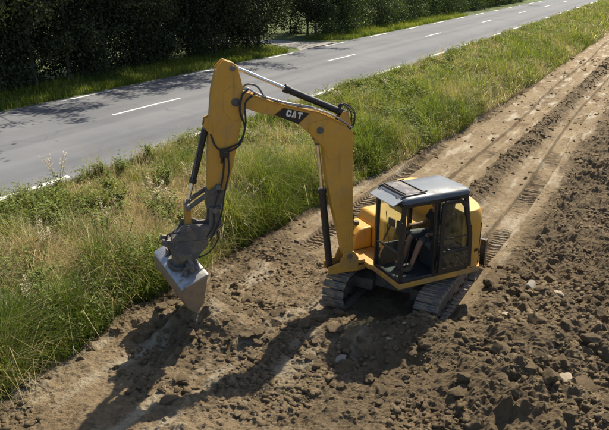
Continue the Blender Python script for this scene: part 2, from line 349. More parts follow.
def rough_amt(x, y):
    """0 on the rolled track strips, 1 in loose spoil"""
    r = smooth(-2.9, -2.0, x + 0.5 * fbm(x * 0.5, y * 0.35, 3, 21))                   # loose field to the right
    r = np.maximum(r, 0.95 * gauss(x - (-4.35 + 0.012 * (y - 19)), 0.42) * smooth(12.5, 14.5, y))   # ridge between the strips
    near = smooth(12.4, 10.8, y + 0.3 * x + 1.3)
    flat = np.maximum(gauss(np.hypot((x + 7.3) / 1.5, (y - 5.9) / 1.5), 1.0), 0.9 * gauss(np.hypot((x + 6.5) / 0.9, (y - 10.2) / 1.0), 1.0))
    r = np.maximum(r, near * (0.85 - 0.30 * flat))
    r = np.maximum(r, 0.55 * smooth(0.7, 0.1, np.abs(x - bank_x(y) - 0.15)))
    return np.clip(r, 0.05, 1)
def field_z(x, y, detail=True):
    r = rough_amt(x, y)
    z = 0.05 * fbm(x * 0.35, y * 0.25, 3, 1)
    z = z + r * (0.04 + (0.30 + 0.22 * smooth(-2.8, -1.8, x)) * fbm(x * 1.3, y * 1.3, 4, 2, 0.6) + 0.20 * fbm(x * 4.0, y * 4.0, 5, 3, 0.72))
    z = z + 0.32 * gauss(x - (-4.35 + 0.012 * (y - 19)) + 0.25 * fbm(x * 0 + 3, y * 0.7, 3, 7), 0.34) * smooth(13, 15, y) * (0.75 + 0.5 * fbm(x, y * 1.5, 2, 8))
    z = z + 0.48 * gauss(np.hypot((x + 0.9) / 1.9, (y - 10.0) / 2.6), 1) + 0.36 * gauss(np.hypot((x + 3.0) / 0.6, (y - 9.68) / 0.42), 1)
    z = z + 0.56 * gauss(np.hypot((x + 6.75) / 0.75, (y - 8.25) / 0.50), 1) + 0.16 * gauss(np.hypot((x + 5.3) / 0.9, (y - 8.5) / 0.5), 1) * r
    z = z + 0.30 * gauss(np.hypot((x + 3.9) / 1.4, (y - 9.15) / 0.42), 1)
    z = z - 0.10 * gauss(np.hypot((x + 7.2) / 1.2, (y - 6.2) / 1.6), 1)
    # track prints: shallow ruts with cleat marks across them
    for xc, y0, y1, dep in ((-7.0, 12, 75, .11), (-5.35, 12.7, 75, .11), (-3.15, 13.0, 60, .11), (-6.6, 9.2, 12, .05), (-5.0, 7.6, 10, .03)):
        band = smooth(0.29, 0.24, np.abs(x - xc - 0.10 * np.sin(y * 0.25 + xc))) * smooth(y0, y0 + .6, y) * smooth(y1, y1 - 8, y) * (1 - 0.6 * np.clip(r, 0, 1))
        wear = smooth(-0.16, 0.10, fbm(x * 0.7, y * 0.45, 2, 31))
        z = z + 0.5 * dep * smooth(0.12, 0.02, np.abs(np.abs(x - xc - 0.10 * np.sin(y * 0.25 + xc)) - 0.33)) * smooth(y0, y0 + .6, y) * smooth(y1, y1 - 8, y) * (0.6 + 1.2 * fbm(x * 3, y * 1.5, 2, 33))
        z = z + band * (-dep + 0.030 * wear * np.clip(np.sin(2 * np.pi * (y + 0.05 * fbm(x * 3, y * 3, 2, 30)) / 0.17) * 1.6, -1, 1))
    # lengthways drag lines on the rolled strips
    z = z + (1 - r) * (0.05 * fbm(x * 7, y * 0.35, 3, 14) + 0.13 * fbm(x * 2.2, y * 1.1, 6, 15, .68))
    # sunk pads under the machine's tracks, so that the shoes bed in
    pad = smooth(1.35, 1.1, np.abs(x + 4.05)) * smooth(1.6, 1.3, np.abs(y - 11.4))
    z = z * (1 - 0.85 * pad)
    # cut bank against the verge
    k = smooth(0.16, -0.16, x - bank_x(y) + 0.10 * fbm(x * 2.5, y * 2.5, 3, 41))
    z = z * (1 - k) + k * 0.27
    return z

# ---- dirt field
xs = np.concatenate([np.arange(-9.7, 1.0, 0.027), 1.0 + np.cumsum(0.03 * 1.17 ** np.arange(1, 44))])
ys = [-30.]
while ys[-1] < 520:
    y = ys[-1]; ys.append(y + (0.027 if 4 < y < 15 else (max(0.06, (4 - y) * 0.18) if y <= 4 else 0.030 + (y - 15) * 0.0042)))
ys = np.array(ys)
GX, GY = np.meshgrid(xs, ys); GZ = field_z(GX, GY)
# turned soil: packed clods at three sizes, strongest in the loose spoil
RA = rough_amt(GX, GY); patch = smooth(-0.22, 0.22, fbm(GX * 0.8, GY * 0.8, 3, 71))
quiet = 1 - 0.8 * (smooth(1.5, 1.2, np.abs(GX + 4.05)) * smooth(1.65, 1.35, np.abs(GY - 11.4)))
nearf = GY < 45
L = np.zeros_like(GZ); sl = np.where(ys < 45)[0]; q = slice(sl[0], sl[-1] + 1); c1 = xs < 8
gx, gy = GX[q][:, c1], GY[q][:, c1]
lump = (0.17 + 0.12 * smooth(-2.9, -2.0, gx)) * lumps(gx, gy, 0.36, 101) * patch[q][:, c1] + 0.075 * lumps(gx, gy, 0.16, 111) + 0.045 * lumps(gx, gy, 0.085, 121)
L[q, :np.count_nonzero(c1)] = lump * (0.75 + 0.9 * fbm(gx * 14, gy * 14, 2, 131))
GZ += L * np.clip(RA, 0.16, 1) ** 1.1 * quiet
me = grid_mesh('dirt_field', GX, GY, GZ); me.shade_flat()
at_ = me.attributes.new('turned', 'FLOAT', 'POINT'); at_.data.foreach_set('value', np.clip(RA * (1 - 0.60 * smooth(-2.6, -4.0, GX) * smooth(12.5, 11, GY)) - 0.25 * smooth(0.0, -0.3, fbm(GX * 0.5, GY * 0.5, 2, 73)), 0, 1).astype(np.float32).ravel())
tag(mesh_obj('dirt_field', me, M['soil']), kind='structure')
def soil_at(x, y):
    i = min(max(np.searchsorted(xs, x), 1), len(xs) - 1); j = min(max(np.searchsorted(ys, y), 1), len(ys) - 1)
    return float(max(GZ[j, i], GZ[j - 1, i - 1], GZ[j, i - 1], GZ[j - 1, i]))
def soil_low(x, y):
    i = min(max(np.searchsorted(xs, x), 1), len(xs) - 1); j = min(max(np.searchsorted(ys, y), 1), len(ys) - 1)
    return float(min(GZ[j, i], GZ[j - 1, i - 1], GZ[j, i - 1], GZ[j - 1, i]))

# ---- grassy bank between field and road
vy = np.concatenate([np.arange(-30, 30, 0.15), 30 + np.cumsum(0.15 * 1.03 ** np.arange(1, 140))])
vt = np.linspace(0, 1, 46)
VT, VY = np.meshgrid(vt, vy); bx = bank_x(VY)
VX = (bx - 0.02) + (ROAD_N + 0.03 - (bx - 0.02)) * VT
VZ = verge_z(VX, VY) + 0.02 - 0.30 * smooth(0.03, 0.0, VT)
tag(mesh_obj('grass_bank', grid_mesh('grass_bank', VX, VY, VZ), M['verge']), kind='structure')

# ---- road with camber, markings as thin sheets
ry = np.concatenate([np.arange(-60, 60, 1.0), 60 + np.cumsum(1.0 * 1.03 ** np.arange(0, 90))])
rx = np.linspace(ROAD_F, ROAD_N, 15); RX, RY = np.meshgrid(rx, ry)
def road_z(x): return ROAD_Z + 0.07 * (1 - ((np.asarray(x, float) - (ROAD_F + ROAD_N) / 2) / 4.5) ** 2)
road = tag(mesh_obj('road', grid_mesh('road', RX, RY, road_z(RX)), M['asphalt']), kind='structure')
def marking(name, x, w, y0, y1):
    e = 0.012
    n = 6; vv = []; ff = []
    for k in range(n + 1):
        y = y0 + (y1 - y0) * k / n; j = e * (random.random() - .5)
        for dx in (-w / 2 + j, w / 2 + j): vv.append((x + dx, y, float(road_z(x + dx)) + 0.005))
    for k in range(n): ff.append((2 * k, 2 * k + 1, 2 * k + 3, 2 * k + 2))
    me = bpy.data.meshes.new(name); me.from_pydata(vv, [], ff); me.update()
    return mesh_obj(name, me, M['roadpaint'], road)
CY0, CPER, CLEN = 16.65, 16.9, 3.75
for k in range(-3, 12): marking('centre_dash', -17.40, 0.13, CY0 + k * CPER, CY0 + k * CPER + CLEN)
for k in range(-8, 24):
    marking('edge_dash', -13.08, 0.20, 7.65 + 7.75 * k, 7.65 + 7.75 * k + 3.15)
    marking('edge_dash', -21.42, 0.18, 10.0 + 7.75 * k, 10.0 + 7.75 * k + 3.3)
# ---- land beyond the road
fx = np.concatenate([[-21.72, -22.0, -22.6, -23.4, -24.4, -26, -28.5, -32, -38, -50, -80, -150, -400, -900]])
fz = np.array([1.28, 1.31, 1.33, 1.30, 1.28, 1.26, 1.22, 1.15, 1.05, 0.95, 0.9, 0.9, 0.9, 0.9])
fy = np.concatenate([np.arange(-60, 120, 1.5), 120 + np.cumsum(1.5 * 1.06 ** np.arange(1, 60))])
FX, FY = np.meshgrid(fx, fy); FZ = np.interp(-FX, -fx, fz) + 0.10 * fbm(FX * 0.5, FY * 0.5, 3, 51) * smooth(-21.8, -23, FX)
tag(mesh_obj('meadow', grid_mesh('meadow', FX, FY, FZ), M['meadow']), kind='structure')
def meadow_z(x, y): return float(np.interp(-x, -fx, fz))
# gravel drive joining the road
dx = np.linspace(-21.70, -48, 40); dt = np.linspace(-1, 1, 9); DX, DT = np.meshgrid(dx, dt)
wid = 1.5 + 1.6 * np.exp(-(-21.7 - DX) / 1.2)
DY = 41.0 + 0.12 * (-21.7 - DX) + DT * wid
DZ = np.interp(-DX, -fx, fz) + 0.06 - 0.05 * np.abs(DT) ** 4 + 0.02 * fbm(DX * 2, DY * 2, 3, 61)
tag(mesh_obj('drive', grid_mesh('drive', DX, DY, DZ), M['gravel']), kind='structure')

# ------------------------------------------------------------------ excavator
EX = Vector((-4.05, 11.4, -0.02))
exc = link(bpy.data.objects.new('excavator', None)); exc.location = EX
tag(exc, 'yellow tracked excavator with black cab digging beside the grass bank', 'excavator')
BODY = Matrix.Rotation(R(-124.8), 4, 'Z')                       # x forward, y left
KING = BODY @ Matrix.Translation((1.3, -0.11, 0))
ARM = KING @ Matrix.Rotation(R(-10), 4, 'Z')                    # boom swung a little to its right
UND = Matrix.Rotation(R(-90), 4, 'Z')                           # undercarriage points along the trench
def U(): return MB(UND)
def B(): return MB(BODY)
def A(): return MB(ARM)
def ycyl(mb, x, z, r, y0, y1, n=16): return mb.tube([(x, y0, z), (x, y1, z)], r, n)

# ---- tracks
TR, TL = 0.315, 1.12           # wheel radius to the shoe, half distance between the wheels
def loop_point(s, r):
    straight = 2 * TL; arc = math.pi * r; per = 2 * straight + 2 * arc; s %= per
    if s < straight: return (-TL + s, -r), 0.0
    s -= straight
    if s < arc: a = s / r; return (TL + r * math.sin(a), -r * math.cos(a)), a
    s -= arc
    if s < straight: return (TL - s, r), math.pi
    s -= straight; a = s / r; return (-TL - r * math.sin(a), r * math.cos(a)), math.pi + a
shoe = MB().box((-0.072, -0.225, -0.012), (0.072, 0.225, 0.012)); shoe.prism([(-0.066, -0.010), (-0.040, -0.010), (-0.046, -0.052), (-0.060, -0.052)], -0.222, 0.222)
shoe.prism([(0.030, -0.010), (0.055, -0.010), (0.049, -0.040), (0.036, -0.040)], -0.222, 0.222)
shoe_me = shoe.mesh('track_shoe'); shoe_me.materials.append(M['track'])
roller_me = MB().tube([(0, -0.13, 0), (0, -0.11, 0), (0, -0.109, 0), (0, 0.109, 0), (0, 0.11, 0), (0, 0.13, 0)], [0.09, 0.09, 0.07, 0.07, 0.09, 0.09], 16).mesh('roller'); roller_me.materials.append(M['frame_dark'])
CZ = TR + 0.065
for side in (-1, 1):
    y = side * 0.93
    per = 4 * TL + 2 * math.pi * TR; n = 38
    ch = MB(UND)
    inner = []; outer = []
    for k in range(n * 2):
        (px, pz), _ = loop_point(per * k / (n * 2), TR); (qx, qz), _ = loop_point((4 * TL + 2 * math.pi * (TR - .05)) * k / (n * 2), TR - 0.05)
        outer.append((px, pz + CZ)); inner.append((qx, qz + CZ))
    m2 = n * 2
    vs_ = [(a_, y - .09, b_) for a_, b_ in outer] + [(a_, y + .09, b_) for a_, b_ in outer] + [(a_, y - .09, b_) for a_, b_ in inner] + [(a_, y + .09, b_) for a_, b_ in inner]
    fs_ = []
    for k in range(m2):
        j = (k + 1) % m2
        fs_ += [(k, j, j + m2, k + m2), (k + 2 * m2, k + 3 * m2, j + 3 * m2, j + 2 * m2), (k, k + 2 * m2, j + 2 * m2, j), (k + m2, j + m2, j + 3 * m2, k + 3 * m2)]
    ch.add(vs_, fs_); tr = ch.build('track', M['frame_dark'], exc)
    for k in range(n):
        (px, pz), ang = loop_point(per * (k + .5) / n, TR + 0.012)
        o = link(bpy.data.objects.new('track_shoe', shoe_me), tr)
        o.matrix_local = UND @ Matrix.Translation((px, y, pz + CZ)) @ Matrix.Rotation(-ang, 4, 'Y')
    fr = U().prism([(-0.95, CZ - .17), (0.95, CZ - .17), (1.02, CZ - .05), (0.98, CZ + .13), (-0.98, CZ + .13), (-1.02, CZ - .05)], y - 0.13, y + 0.13)
    fr.build('side_frame', M['frame_dark'], tr, 0.015)
    for nm, xx in (('idler', TL), ('sprocket', -TL)):
        w = U(); ycyl(w, xx, CZ, TR - 0.055, y - .045, y + .045, 28); ycyl(w, xx, CZ, 0.15, y - .14, y + .14, 20); ycyl(w, xx, CZ, 0.07, y - .17, y + .17, 14)
        if nm == 'sprocket':
            for k in range(14):
                a_ = 2 * math.pi * k / 14; w.bar((xx + .22 * math.cos(a_), y, CZ + .22 * math.sin(a_)), (xx + .295 * math.cos(a_), y, CZ + .295 * math.sin(a_)), .05, .05, (0, 1, 0))
        w.build(nm, M['frame_dark'], tr, 0.01)
    for k in range(5):
        o = link(bpy.data.objects.new('roller', roller_me), tr); o.matrix_local = UND @ Matrix.Translation((-0.78 + 0.39 * k, y, CZ - TR + 0.14))
cf = U().prism([(-0.62, .36), (0.62, .36), (0.52, .66), (-0.52, .66)], -0.42, 0.42)
for sx in (-1, 1):
    for sy in (-1, 1):
        cf.prism([(sx * .30, .30), (sx * .75, .30), (sx * .72, .52), (sx * .32, .60)], sy * .40, sy * .86)
cf.build('undercarriage_frame', M['frame_dark'], exc, 0.02)
U().tube([(0, 0, .66), (0, 0, .82)], 0.52, 40).build('slew_ring', M['frame_dark'], exc, 0.01)
# dozer blade behind the tracks
bl = U(); prof = [(-2.02, .13), (-1.96, .10), (-1.90, .30), (-1.90, .50), (-1.97, .72), (-2.03, .72), (-1.965, .50), (-1.965, .30)]
blade = bl.prism(prof, -1.16, 1.16).build('blade', M['black'], exc, 0.006)
for s_ in (-1, 1):
    U().box((-2.06, s_ * 1.16 - .012, .12), (-1.86, s_ * 1.16 + .012, .74)).build('end_plate', M['black'], blade, 0.006)
    U().prism([(-1.92, .28), (-1.92, .45), (-0.6, .52), (-0.6, .38)], s_ * .34 - .05, s_ * .34 + .05).build('blade_arm', M['yellow_lo'], blade, 0.012)
U().tube([(-1.9, 0, .52), (-1.3, 0, .56), (-0.7, 0, .58)], [.035, .055, .055], 14).build('blade_cylinder', M['black'], blade)

# ---- upper structure
deck = B().plan([(0.97, 1.20), (0.97, 0.28), (1.02, 0.20), (1.02, -0.42), (0.90, -0.50), (0.90, -1.05), (0.55, -1.16), (-0.75, -1.16), (-1.05, -0.95), (-1.25, -0.5), (-1.30, 0), (-1.25, 0.5), (-1.12, 0.86), (-0.88, 1.20)], 0.86, 0.97)
deck.build('deck', M['yellow_lo'], exc, 0.015)
B().plan([(0.90, 1.12), (0.90, -1.0), (-0.7, -1.08), (-1.1, -0.5), (-1.1, 0.5), (-0.8, 1.12)], 0.80, 0.857).build('belly_plate', M['frame_dark'], exc, 0.01)
# rounded tail: plan arc, lofted with a rounded top edge
half = [(-0.42, 1.19), (-0.72, 1.19), (-0.84, 1.165), (-0.93, 1.10), (-1.01, 0.99), (-1.08, 0.85), (-1.15, 0.66), (-1.20, 0.45), (-1.235, 0.22)]
arc = half + [(-1.245, 0.0)] + [(x, -y * .97) for x, y in half[::-1]]
levels = [(0.975, 1.0), (1.30, 1.0), (1.70, 1.0), (1.92, 0.985), (2.05, 0.955), (2.13, 0.90)]
tm = B(); nA = len(arc); vs_ = []; fs_ = []
for z, k in levels:
    for x, y in arc: vs_.append((-0.42 + (x + 0.42) * k, y * (0.5 + 0.5 * k), z))
for i in range(len(levels) - 1):
    for j in range(nA - 1): fs_.append((i * nA + j, i * nA + j + 1, (i + 1) * nA + j + 1, (i + 1) * nA + j))
    fs_.append((i * nA + nA - 1, i * nA, (i + 1) * nA, (i + 1) * nA + nA - 1))
fs_.append(tuple(range((len(levels) - 1) * nA, len(levels) * nA))); fs_.append(tuple(range(nA - 1, -1, -1)))
cw = tm.add(vs_, fs_).build('counterweight', M['yellow'], exc, 0.012)
for x_ in (-0.60, -0.86): B().box((x_ - .006, (1.183 if x_ > -.7 else 1.145), 1.02), (x_ + .006, 1.196 if x_ > -.7 else 1.162, 1.86)).build('panel_seam', M['black'], cw)
B().box((-0.80, 1.186, 1.30), (-0.72, 1.200, 1.36)).build('latch', M['black'], cw, .004)
# grille slats, tail lamps and a black belt on the tail
for k in range(5):
    a_ = R(180); B().box((-1.275, -0.20, 1.25 + .07 * k), (-1.238, 0.20, 1.285 + .07 * k)).build('grille_slat', M['black'], cw, 0.004)
for s_ in (-1, 1): B().box((-1.21, s_ * .50 - .06, 1.70), (-1.14, s_ * .50 + .06, 1.75)).build('tail_lamp', M['hazard'], cw, 0.008)
# engine / tank housings right of the boom
hood = B().prism([(-0.60, .975), (0.52, .975), (0.52, 1.45), (0.40, 1.62), (-0.60, 1.66)], -1.13, 0.20)
hd = hood.build('engine_hood', M['yellow'], exc, 0.04, seg=3)
B().prism([(0.54, .975), (0.98, .975), (0.95, 1.28), (0.80, 1.42), (0.54, 1.44)], -1.04, -0.47).build('fuel_tank_housing', M['yellow'], exc, 0.04, seg=3)
B().tube([(-0.35, -0.75, 1.66), (-0.35, -0.75, 1.90), (-0.40, -0.75, 1.98)], .045, 14).build('exhaust_pipe', M['black'], hd)
B().tube([(0.75, -0.75, 1.43), (0.75, -0.75, 1.49)], .06, 18).build('fuel_cap', M['black'], exc, .008)
for k in range(6): B().box((-0.45 + .09 * k, -1.155, 1.12), (-0.40 + .09 * k, -1.131, 1.45)).build('vent_slat', M['black'], hd, .003)
hr = B()
for p, q in (((0.95, -1.0, 0.98), (0.95, -1.0, 1.75)), ((0.95, -0.55, .98), (0.95, -0.55, 1.75)), ((0.95, -1.0, 1.75), (0.95, -0.55, 1.75))): hr.tube([p, q], .018, 10)
hr.build('hand_rail', M['black'], exc)

# ---- cab (x 0.97 .. -0.60, y 1.20 .. 0.28, z 0.97 .. 2.58)
CF, CR, CL_, CRt = 0.955, -0.58, 1.195, 0.285
cabm = B()
P = 0.034
def post(x0, z0, x1, z1, y, w=0.075, d=0.07): cabm.bar((x0, y, z0), (x1, y, z1), d, w, (1, 0, 0))
post(CF - .03, 0.98, CF - .03, 2.48, CL_ - P); post(CF - .03, 0.98, CF - .03, 2.48, CRt + P)
post(0.20, 0.98, 0.20, 2.50, CL_ - P, 0.085); post(0.20, 0.98, 0.20, 2.50, CRt + P, 0.085)
for yy in (CL_ - P, CRt + P):
    post(-0.55, 0.98, -0.55, 1.75, yy, .09); post(-0.55, 1.72, -0.42, 2.50, yy, .09)
    cabm.bar((CF, yy, 1.005), (CR, yy, 1.005), .07, .07); cabm.bar((CF, yy, 2.475), (-0.40, yy, 2.475), .075, .085)
cabm.bar((CF - .03, CRt + .07, 1.005), (CF - .03, CL_ - .07, 1.005), .07, .07); cabm.bar((CF - .03, CRt + .07, 2.475), (CF - .03, CL_ - .07, 2.475), .075, .085)
cabm.bar((CF - .02, CRt + .07, 1.52), (CF - .02, CL_ - .07, 1.52), .04, .045)
cabm.bar((-0.55, CRt + .07, 1.005), (-0.55, CL_ - .07, 1.005), .07, .07); cabm.bar((-0.40, CRt + .07, 2.475), (-0.40, CL_ - .07, 2.475), .075, .085)
cab = cabm.build('cab', M['black'], exc, 0.014, 'black framed operator cab with open side')
B().box((CR + .04, CRt + .06, 0.972), (CF - .06, CL_ - .06, 1.0)).build('floor_plate', M['interior'], cab, .004)
# lower rear side walls and back wall
B().box((-0.50, CL_ - .06, 1.045), (0.155, CL_ - .02, 1.52)).build('side_panel', M['interior'], cab, .006)
B().box((-0.50, CRt + .02, 1.045), (0.90, CRt + .06, 1.42)).build('side_panel', M['interior'], cab, .006)
B().box((-0.56, CRt + .075, 1.045), (-0.52, CL_ - .075, 1.62)).build('back_panel', M['interior'], cab, .006)
# roof shell: rounded plan, slightly crowned
rp = []
for (x0, y0) in ((0.985, 1.225), (0.985, 0.255), (-0.52, 0.255), (-0.52, 1.225)):
    sx = 1 if x0 > 0 else -1; sy = 1 if y0 > .7 else -1; r_ = 0.12
    seq = []
    for k in range(6):
        t_ = k / 5 * math.pi / 2; seq.append((x0 - sx * r_ + sx * r_ * math.cos(t_), y0 - sy * r_ + sy * r_ * math.sin(t_)))
    if (sx > 0) == (sy > 0): seq = seq[::-1]
    seq = seq if True else seq
    rp += seq
cxr, cyr = 0.23, 0.74
rp.sort(key=lambda p: math.atan2(p[1] - cyr, p[0] - cxr))
vs_ = []; fs_ = []; nR = len(rp)
for k, z in ((1.0, 2.515), (1.0, 2.565), (0.965, 2.600), (0.90, 2.618), (0.5, 2.640)):
    for x, y in rp: vs_.append((cxr + (x - cxr) * k, cyr + (y - cyr) * k, z))
for i in range(4):
    for j in range(nR): fs_.append((i * nR + j, i * nR + (j + 1) % nR, (i + 1) * nR + (j + 1) % nR, (i + 1) * nR + j))
fs_ += [tuple(range(nR - 1, -1, -1)), tuple(range(4 * nR, 5 * nR))]
B().add(vs_, fs_).build('roof', M['roof'], cab, label='pale grey glossy cab roof')
B().box((0.46, .34, 2.606), (0.90, 1.13, 2.652)).build('roof_hatch', M['hatch'], cab, .012)
for yy in (.36, 1.09):
    B().bar((0.42, yy + .01, 2.668), (0.96, yy + .01, 2.626), .028, .022).build('roof_rail', M['black'], cab, .004)
for xx in (0.49, 0.86):
    B().bar((xx, .37, 2.662), (xx, 1.09, 2.662), .022, .016).build('roof_bar', M['black'], cab, .003)
B().prism([(0.97, 2.575), (0.98, 2.588), (1.16, 2.505), (1.15, 2.490)], .36, 1.16).build('visor', M['visor'], cab, .004, 'pale sun visor over the windscreen')
for yy in (.40, 1.12): B().bar((0.93, yy, 2.50), (1.12, yy, 2.492), .02, .02).build('visor_bracket', M['black'], cab, .003)
# glazing
g_ = B().box((CF - .036, CRt + .075, 1.55), (CF - .030, CL_ - .075, 2.43)); g_.build('windscreen', M['glass'], cab)
B().box((CF - .036, CRt + .075, 1.045), (CF - .030, CL_ - .075, 1.49)).build('lower_windscreen', M['glass'], cab)
B().box((0.245, CRt + .03, 1.43), (CF - .075, CRt + .036, 2.43)).build('side_window', M['glass'], cab)
B().prism([(-0.50, 1.73), (0.155, 1.43), (0.155, 2.43), (-0.38, 2.43), (-0.50, 1.75)], CRt + .03, CRt + .036).build('side_window', M['glass'], cab)
B().prism([(-0.50, 1.55), (0.155, 1.55), (0.155, 2.43), (-0.40, 2.43), (-0.50, 1.75)], CL_ - .045, CL_ - .04).build('side_window', M['glass'], cab)
MB(BODY).add([(-0.55, CRt + .08, 1.63), (-0.55, CL_ - .08, 1.63), (-0.43, CL_ - .08, 2.43), (-0.43, CRt + .08, 2.43)], [(0, 1, 2, 3)]).build('rear_window', M['glass'], cab)
# wiper, mirror, work lamp, grab rail
B().tube([(CF - .02, .75, 1.56), (CF - .015, .62, 2.20)], .008, 6).build('wiper', M['black'], cab)
B().tube([(CF, CL_ - .02, 1.25), (CF + .06, CL_ + .0, 1.30), (CF + .06, CL_, 1.95), (CF, CL_ - .02, 2.0)], .013, 8).build('grab_rail', M['black'], cab)
mi = B(); mi.tube([(CF, CL_ - .02, 2.3), (CF + .14, CL_ + .10, 2.26)], .012, 8); mi.box((CF + .12, CL_ + .02, 2.0), (CF + .16, CL_ + .18, 2.26)); mi.build('mirror', M['black'], cab, .012)
for yy in (.42, 1.02): B().box((CF - .02, yy - .05, 2.515), (CF + .045, yy + .05, 2.59)).build('work_lamp', M['black'], cab, .012)
# door, swung right round and latched against the rear of the side
dr = B(); yd0, yd1 = 1.235, 1.275
outer_ = [(0.165, 1.055), (0.170, 2.40), (0.10, 2.47), (-0.26, 2.455), (-0.40, 2.33), (-0.56, 1.75), (-0.60, 1.055)]
inner_ = [(0.085, 1.48), (0.085, 2.37), (0.06, 2.40), (-0.235, 2.385), (-0.335, 2.29), (-0.475, 1.75), (-0.495, 1.48)]
nD = 7
vs_ = [(x, y, z) for y in (yd0, yd1) for x, z in outer_] + [(x, y, z) for y in (yd0, yd1) for x, z in inner_]; fs_ = []
for k in range(nD):
    j = (k + 1) % nD
    fs_ += [(k, j, j + nD, k + nD), (2 * nD + k, 3 * nD + k, 3 * nD + j, 2 * nD + j), (k, 2 * nD + k, 2 * nD + j, j), (nD + k, nD + j, 3 * nD + j, 3 * nD + k)]
dr.add(vs_, fs_); door = dr.build('door', M['black'], exc, 0.008, 'black cab door latched open against the cab side')
B().prism(inner_, 1.252, 1.258).build('window_pane', M['glass'], door)
B().prism([(0.08, 1.12), (0.08, 1.42), (-0.49, 1.42), (-0.515, 1.12)], 1.276, 1.284).build('lower_pane', M['glass'], door)
B().bar((0.085, 1.262, 1.72), (-0.47, 1.262, 1.72), .012, .022).build('window_bar', M['black'], door, .003)
B().tube([(0.02, 1.28, 1.50), (0.02, 1.32, 1.52), (-0.12, 1.32, 1.52), (-0.12, 1.28, 1.50)], .013, 8).build('handle', M['black'], door)
for zz in (1.25, 2.2): B().tube([(0.185, 1.235, zz - .06), (0.185, 1.235, zz + .06)], .02, 10).build('hinge', M['black'], door)
# seat, consoles, levers
st = B().prism([(-0.32, 1.38), (0.18, 1.40), (0.20, 1.47), (0.14, 1.50), (-0.32, 1.47)], .50, 1.0).build('seat', M['fabric'], exc, .03, seg=3)
B().prism([(-0.30, 1.46), (-0.20, 1.46), (-0.33, 2.05), (-0.43, 2.05)], .52, .98).build('backrest', M['fabric'], st, .035, seg=3)
B().prism([(-0.345, 2.07), (-0.43, 2.07), (-0.45, 2.26), (-0.385, 2.26)], .62, .88).build('headrest', M['fabric'], st, .025)
B().box((-0.28, .56, 1.0), (0.10, .94, 1.379)).build('seat_base', M['interior'], st, .02)
for nm, y0 in (('console', .39), ('console', 1.005)):
    cs = B().prism([(-0.30, 1.42), (0.22, 1.44), (0.34, 1.58), (0.28, 1.64), (-0.28, 1.60)], y0, y0 + .10).build(nm, M['interior'], exc, .015)
    B().tube([(0.27, y0 + .05, 1.60), (0.285, y0 + .05, 1.70), (0.27, y0 + .05, 1.78)], [.014, .02, .027], 10).build('joystick', M['black'], cs)
    B().box((-0.20, y0 + .02, 1.0), (0.05, y0 + .08, 1.419)).build('console_stand', M['interior'], cs, .01)
mo = B(); mo.bar((0.80, .36, 1.5), (0.70, .42, 1.82), .03, .03); mo.box((0.66, .34, 1.80), (0.70, .54, 1.95)); mo.build('monitor', M['interior'], exc, .008)
for yy in (.66, .82):
    pd = B(); pd.bar((0.62, yy, 1.0), (0.70, yy, 1.16), .09, .02, (1, 0, 0)); pd.tube([(0.60, yy, 1.0), (0.50, yy, 1.55)], .012, 8)
    pd.build('pedal', M['black'], exc)

# ---- king post and boom
kp = MB(KING); kp.tube([(0, 0, .80), (0, 0, 1.02)], .16, 24); kp.box((-.30, -.17, .80), (0, .17, .90)); kp.box((-.30, -.17, .95), (0, .17, 1.02))
kp.build('swing_bracket', M['yellow_lo'], exc, .01)
ka = A()
for s_ in (-1, 1): ka.prism([(-0.16, .82), (0.44, .80), (0.46, .95), (0.22, 1.02), (0.14, 1.22), (-0.06, 1.24), (-0.16, 1.1)], s_ * .155 - .022, s_ * .155 + .022)
ka.box((-.14, -.133, .82), (.30, .133, .88)); ka.build('king_post', M['yellow_lo'], exc, .012)
top = [(2.06, 4.33), (1.95, 4.39), (1.71, 4.29), (1.51, 4.21), (1.24, 4.13), (0.83, 4.02), (0.68, 3.99), (0.35, 3.83), (0.14, 3.71), (0.03, 3.56), (-0.0, 3.38), (0.0, 2.95), (-0.03, 2.2), (-0.05, 1.5), (-0.08, 1.15), (-0.02, 1.07)]
bot = [(0.07, 1.06), (0.13, 1.14), (0.22, 1.6), (0.38, 2.2), (0.49, 2.75), (0.525, 3.05), (0.555, 3.32), (0.62, 3.41), (0.71, 3.49), (0.84, 3.63), (1.01, 3.775), (1.20, 3.87), (1.42, 3.955), (1.72, 4.03), (1.96, 4.12), (2.06, 4.20)]
boom = A().prism(top + bot, -.13, .13).build('boom', M['yellow'], exc, .012, 'ochre bent boom with a black logo panel')
for s_ in (-1, 1):
    A().prism([(0.02, 3.60), (0.02, 3.20), (0.48, 3.10), (0.53, 3.30), (0.70, 3.50), (0.86, 3.66), (0.84, 3.80), (0.50, 3.86), (0.30, 3.76), (0.13, 3.67)], s_ * .13, s_ * .142).build('stiffener_plate', M['yellow'], boom, .004)
    A().prism([(-0.05, 1.16), (0.10, 1.14), (0.20, 1.60), (0.24, 1.85), (-0.02, 1.85), (-0.04, 1.5)], s_ * .13, s_ * .14).build('stiffener_plate', M['yellow'], boom, .004)
# flange plates standing a little proud along the boom edges
for s_ in (-1, 1):
    fl_ = A()
    for seq in ([(1.9, 4.375), (1.51, 4.215), (1.24, 4.135), (0.83, 4.025), (0.68, 3.995), (0.35, 3.835), (0.14, 3.715)],):
        for p, q in zip(seq[:-1], seq[1:]): fl_.bar((p[0], s_ * .135, p[1]), (q[0], s_ * .135, q[1]), .03, .018)
    fl_.build('edge_plate', M['yellow'], boom, .003)
pb_ = A(); ycyl(pb_, 0.64, 3.66, .062, -.17, .17, 20); ycyl(pb_, 0.64, 3.66, .035, -.19, .19, 16); pb_.build('pin_boss', M['coupler'], boom, .006)
pf = A(); ycyl(pf, 0.03, 1.15, .06, -.19, .19, 18); pf.build('foot_pin', M['steel'], boom, .006)
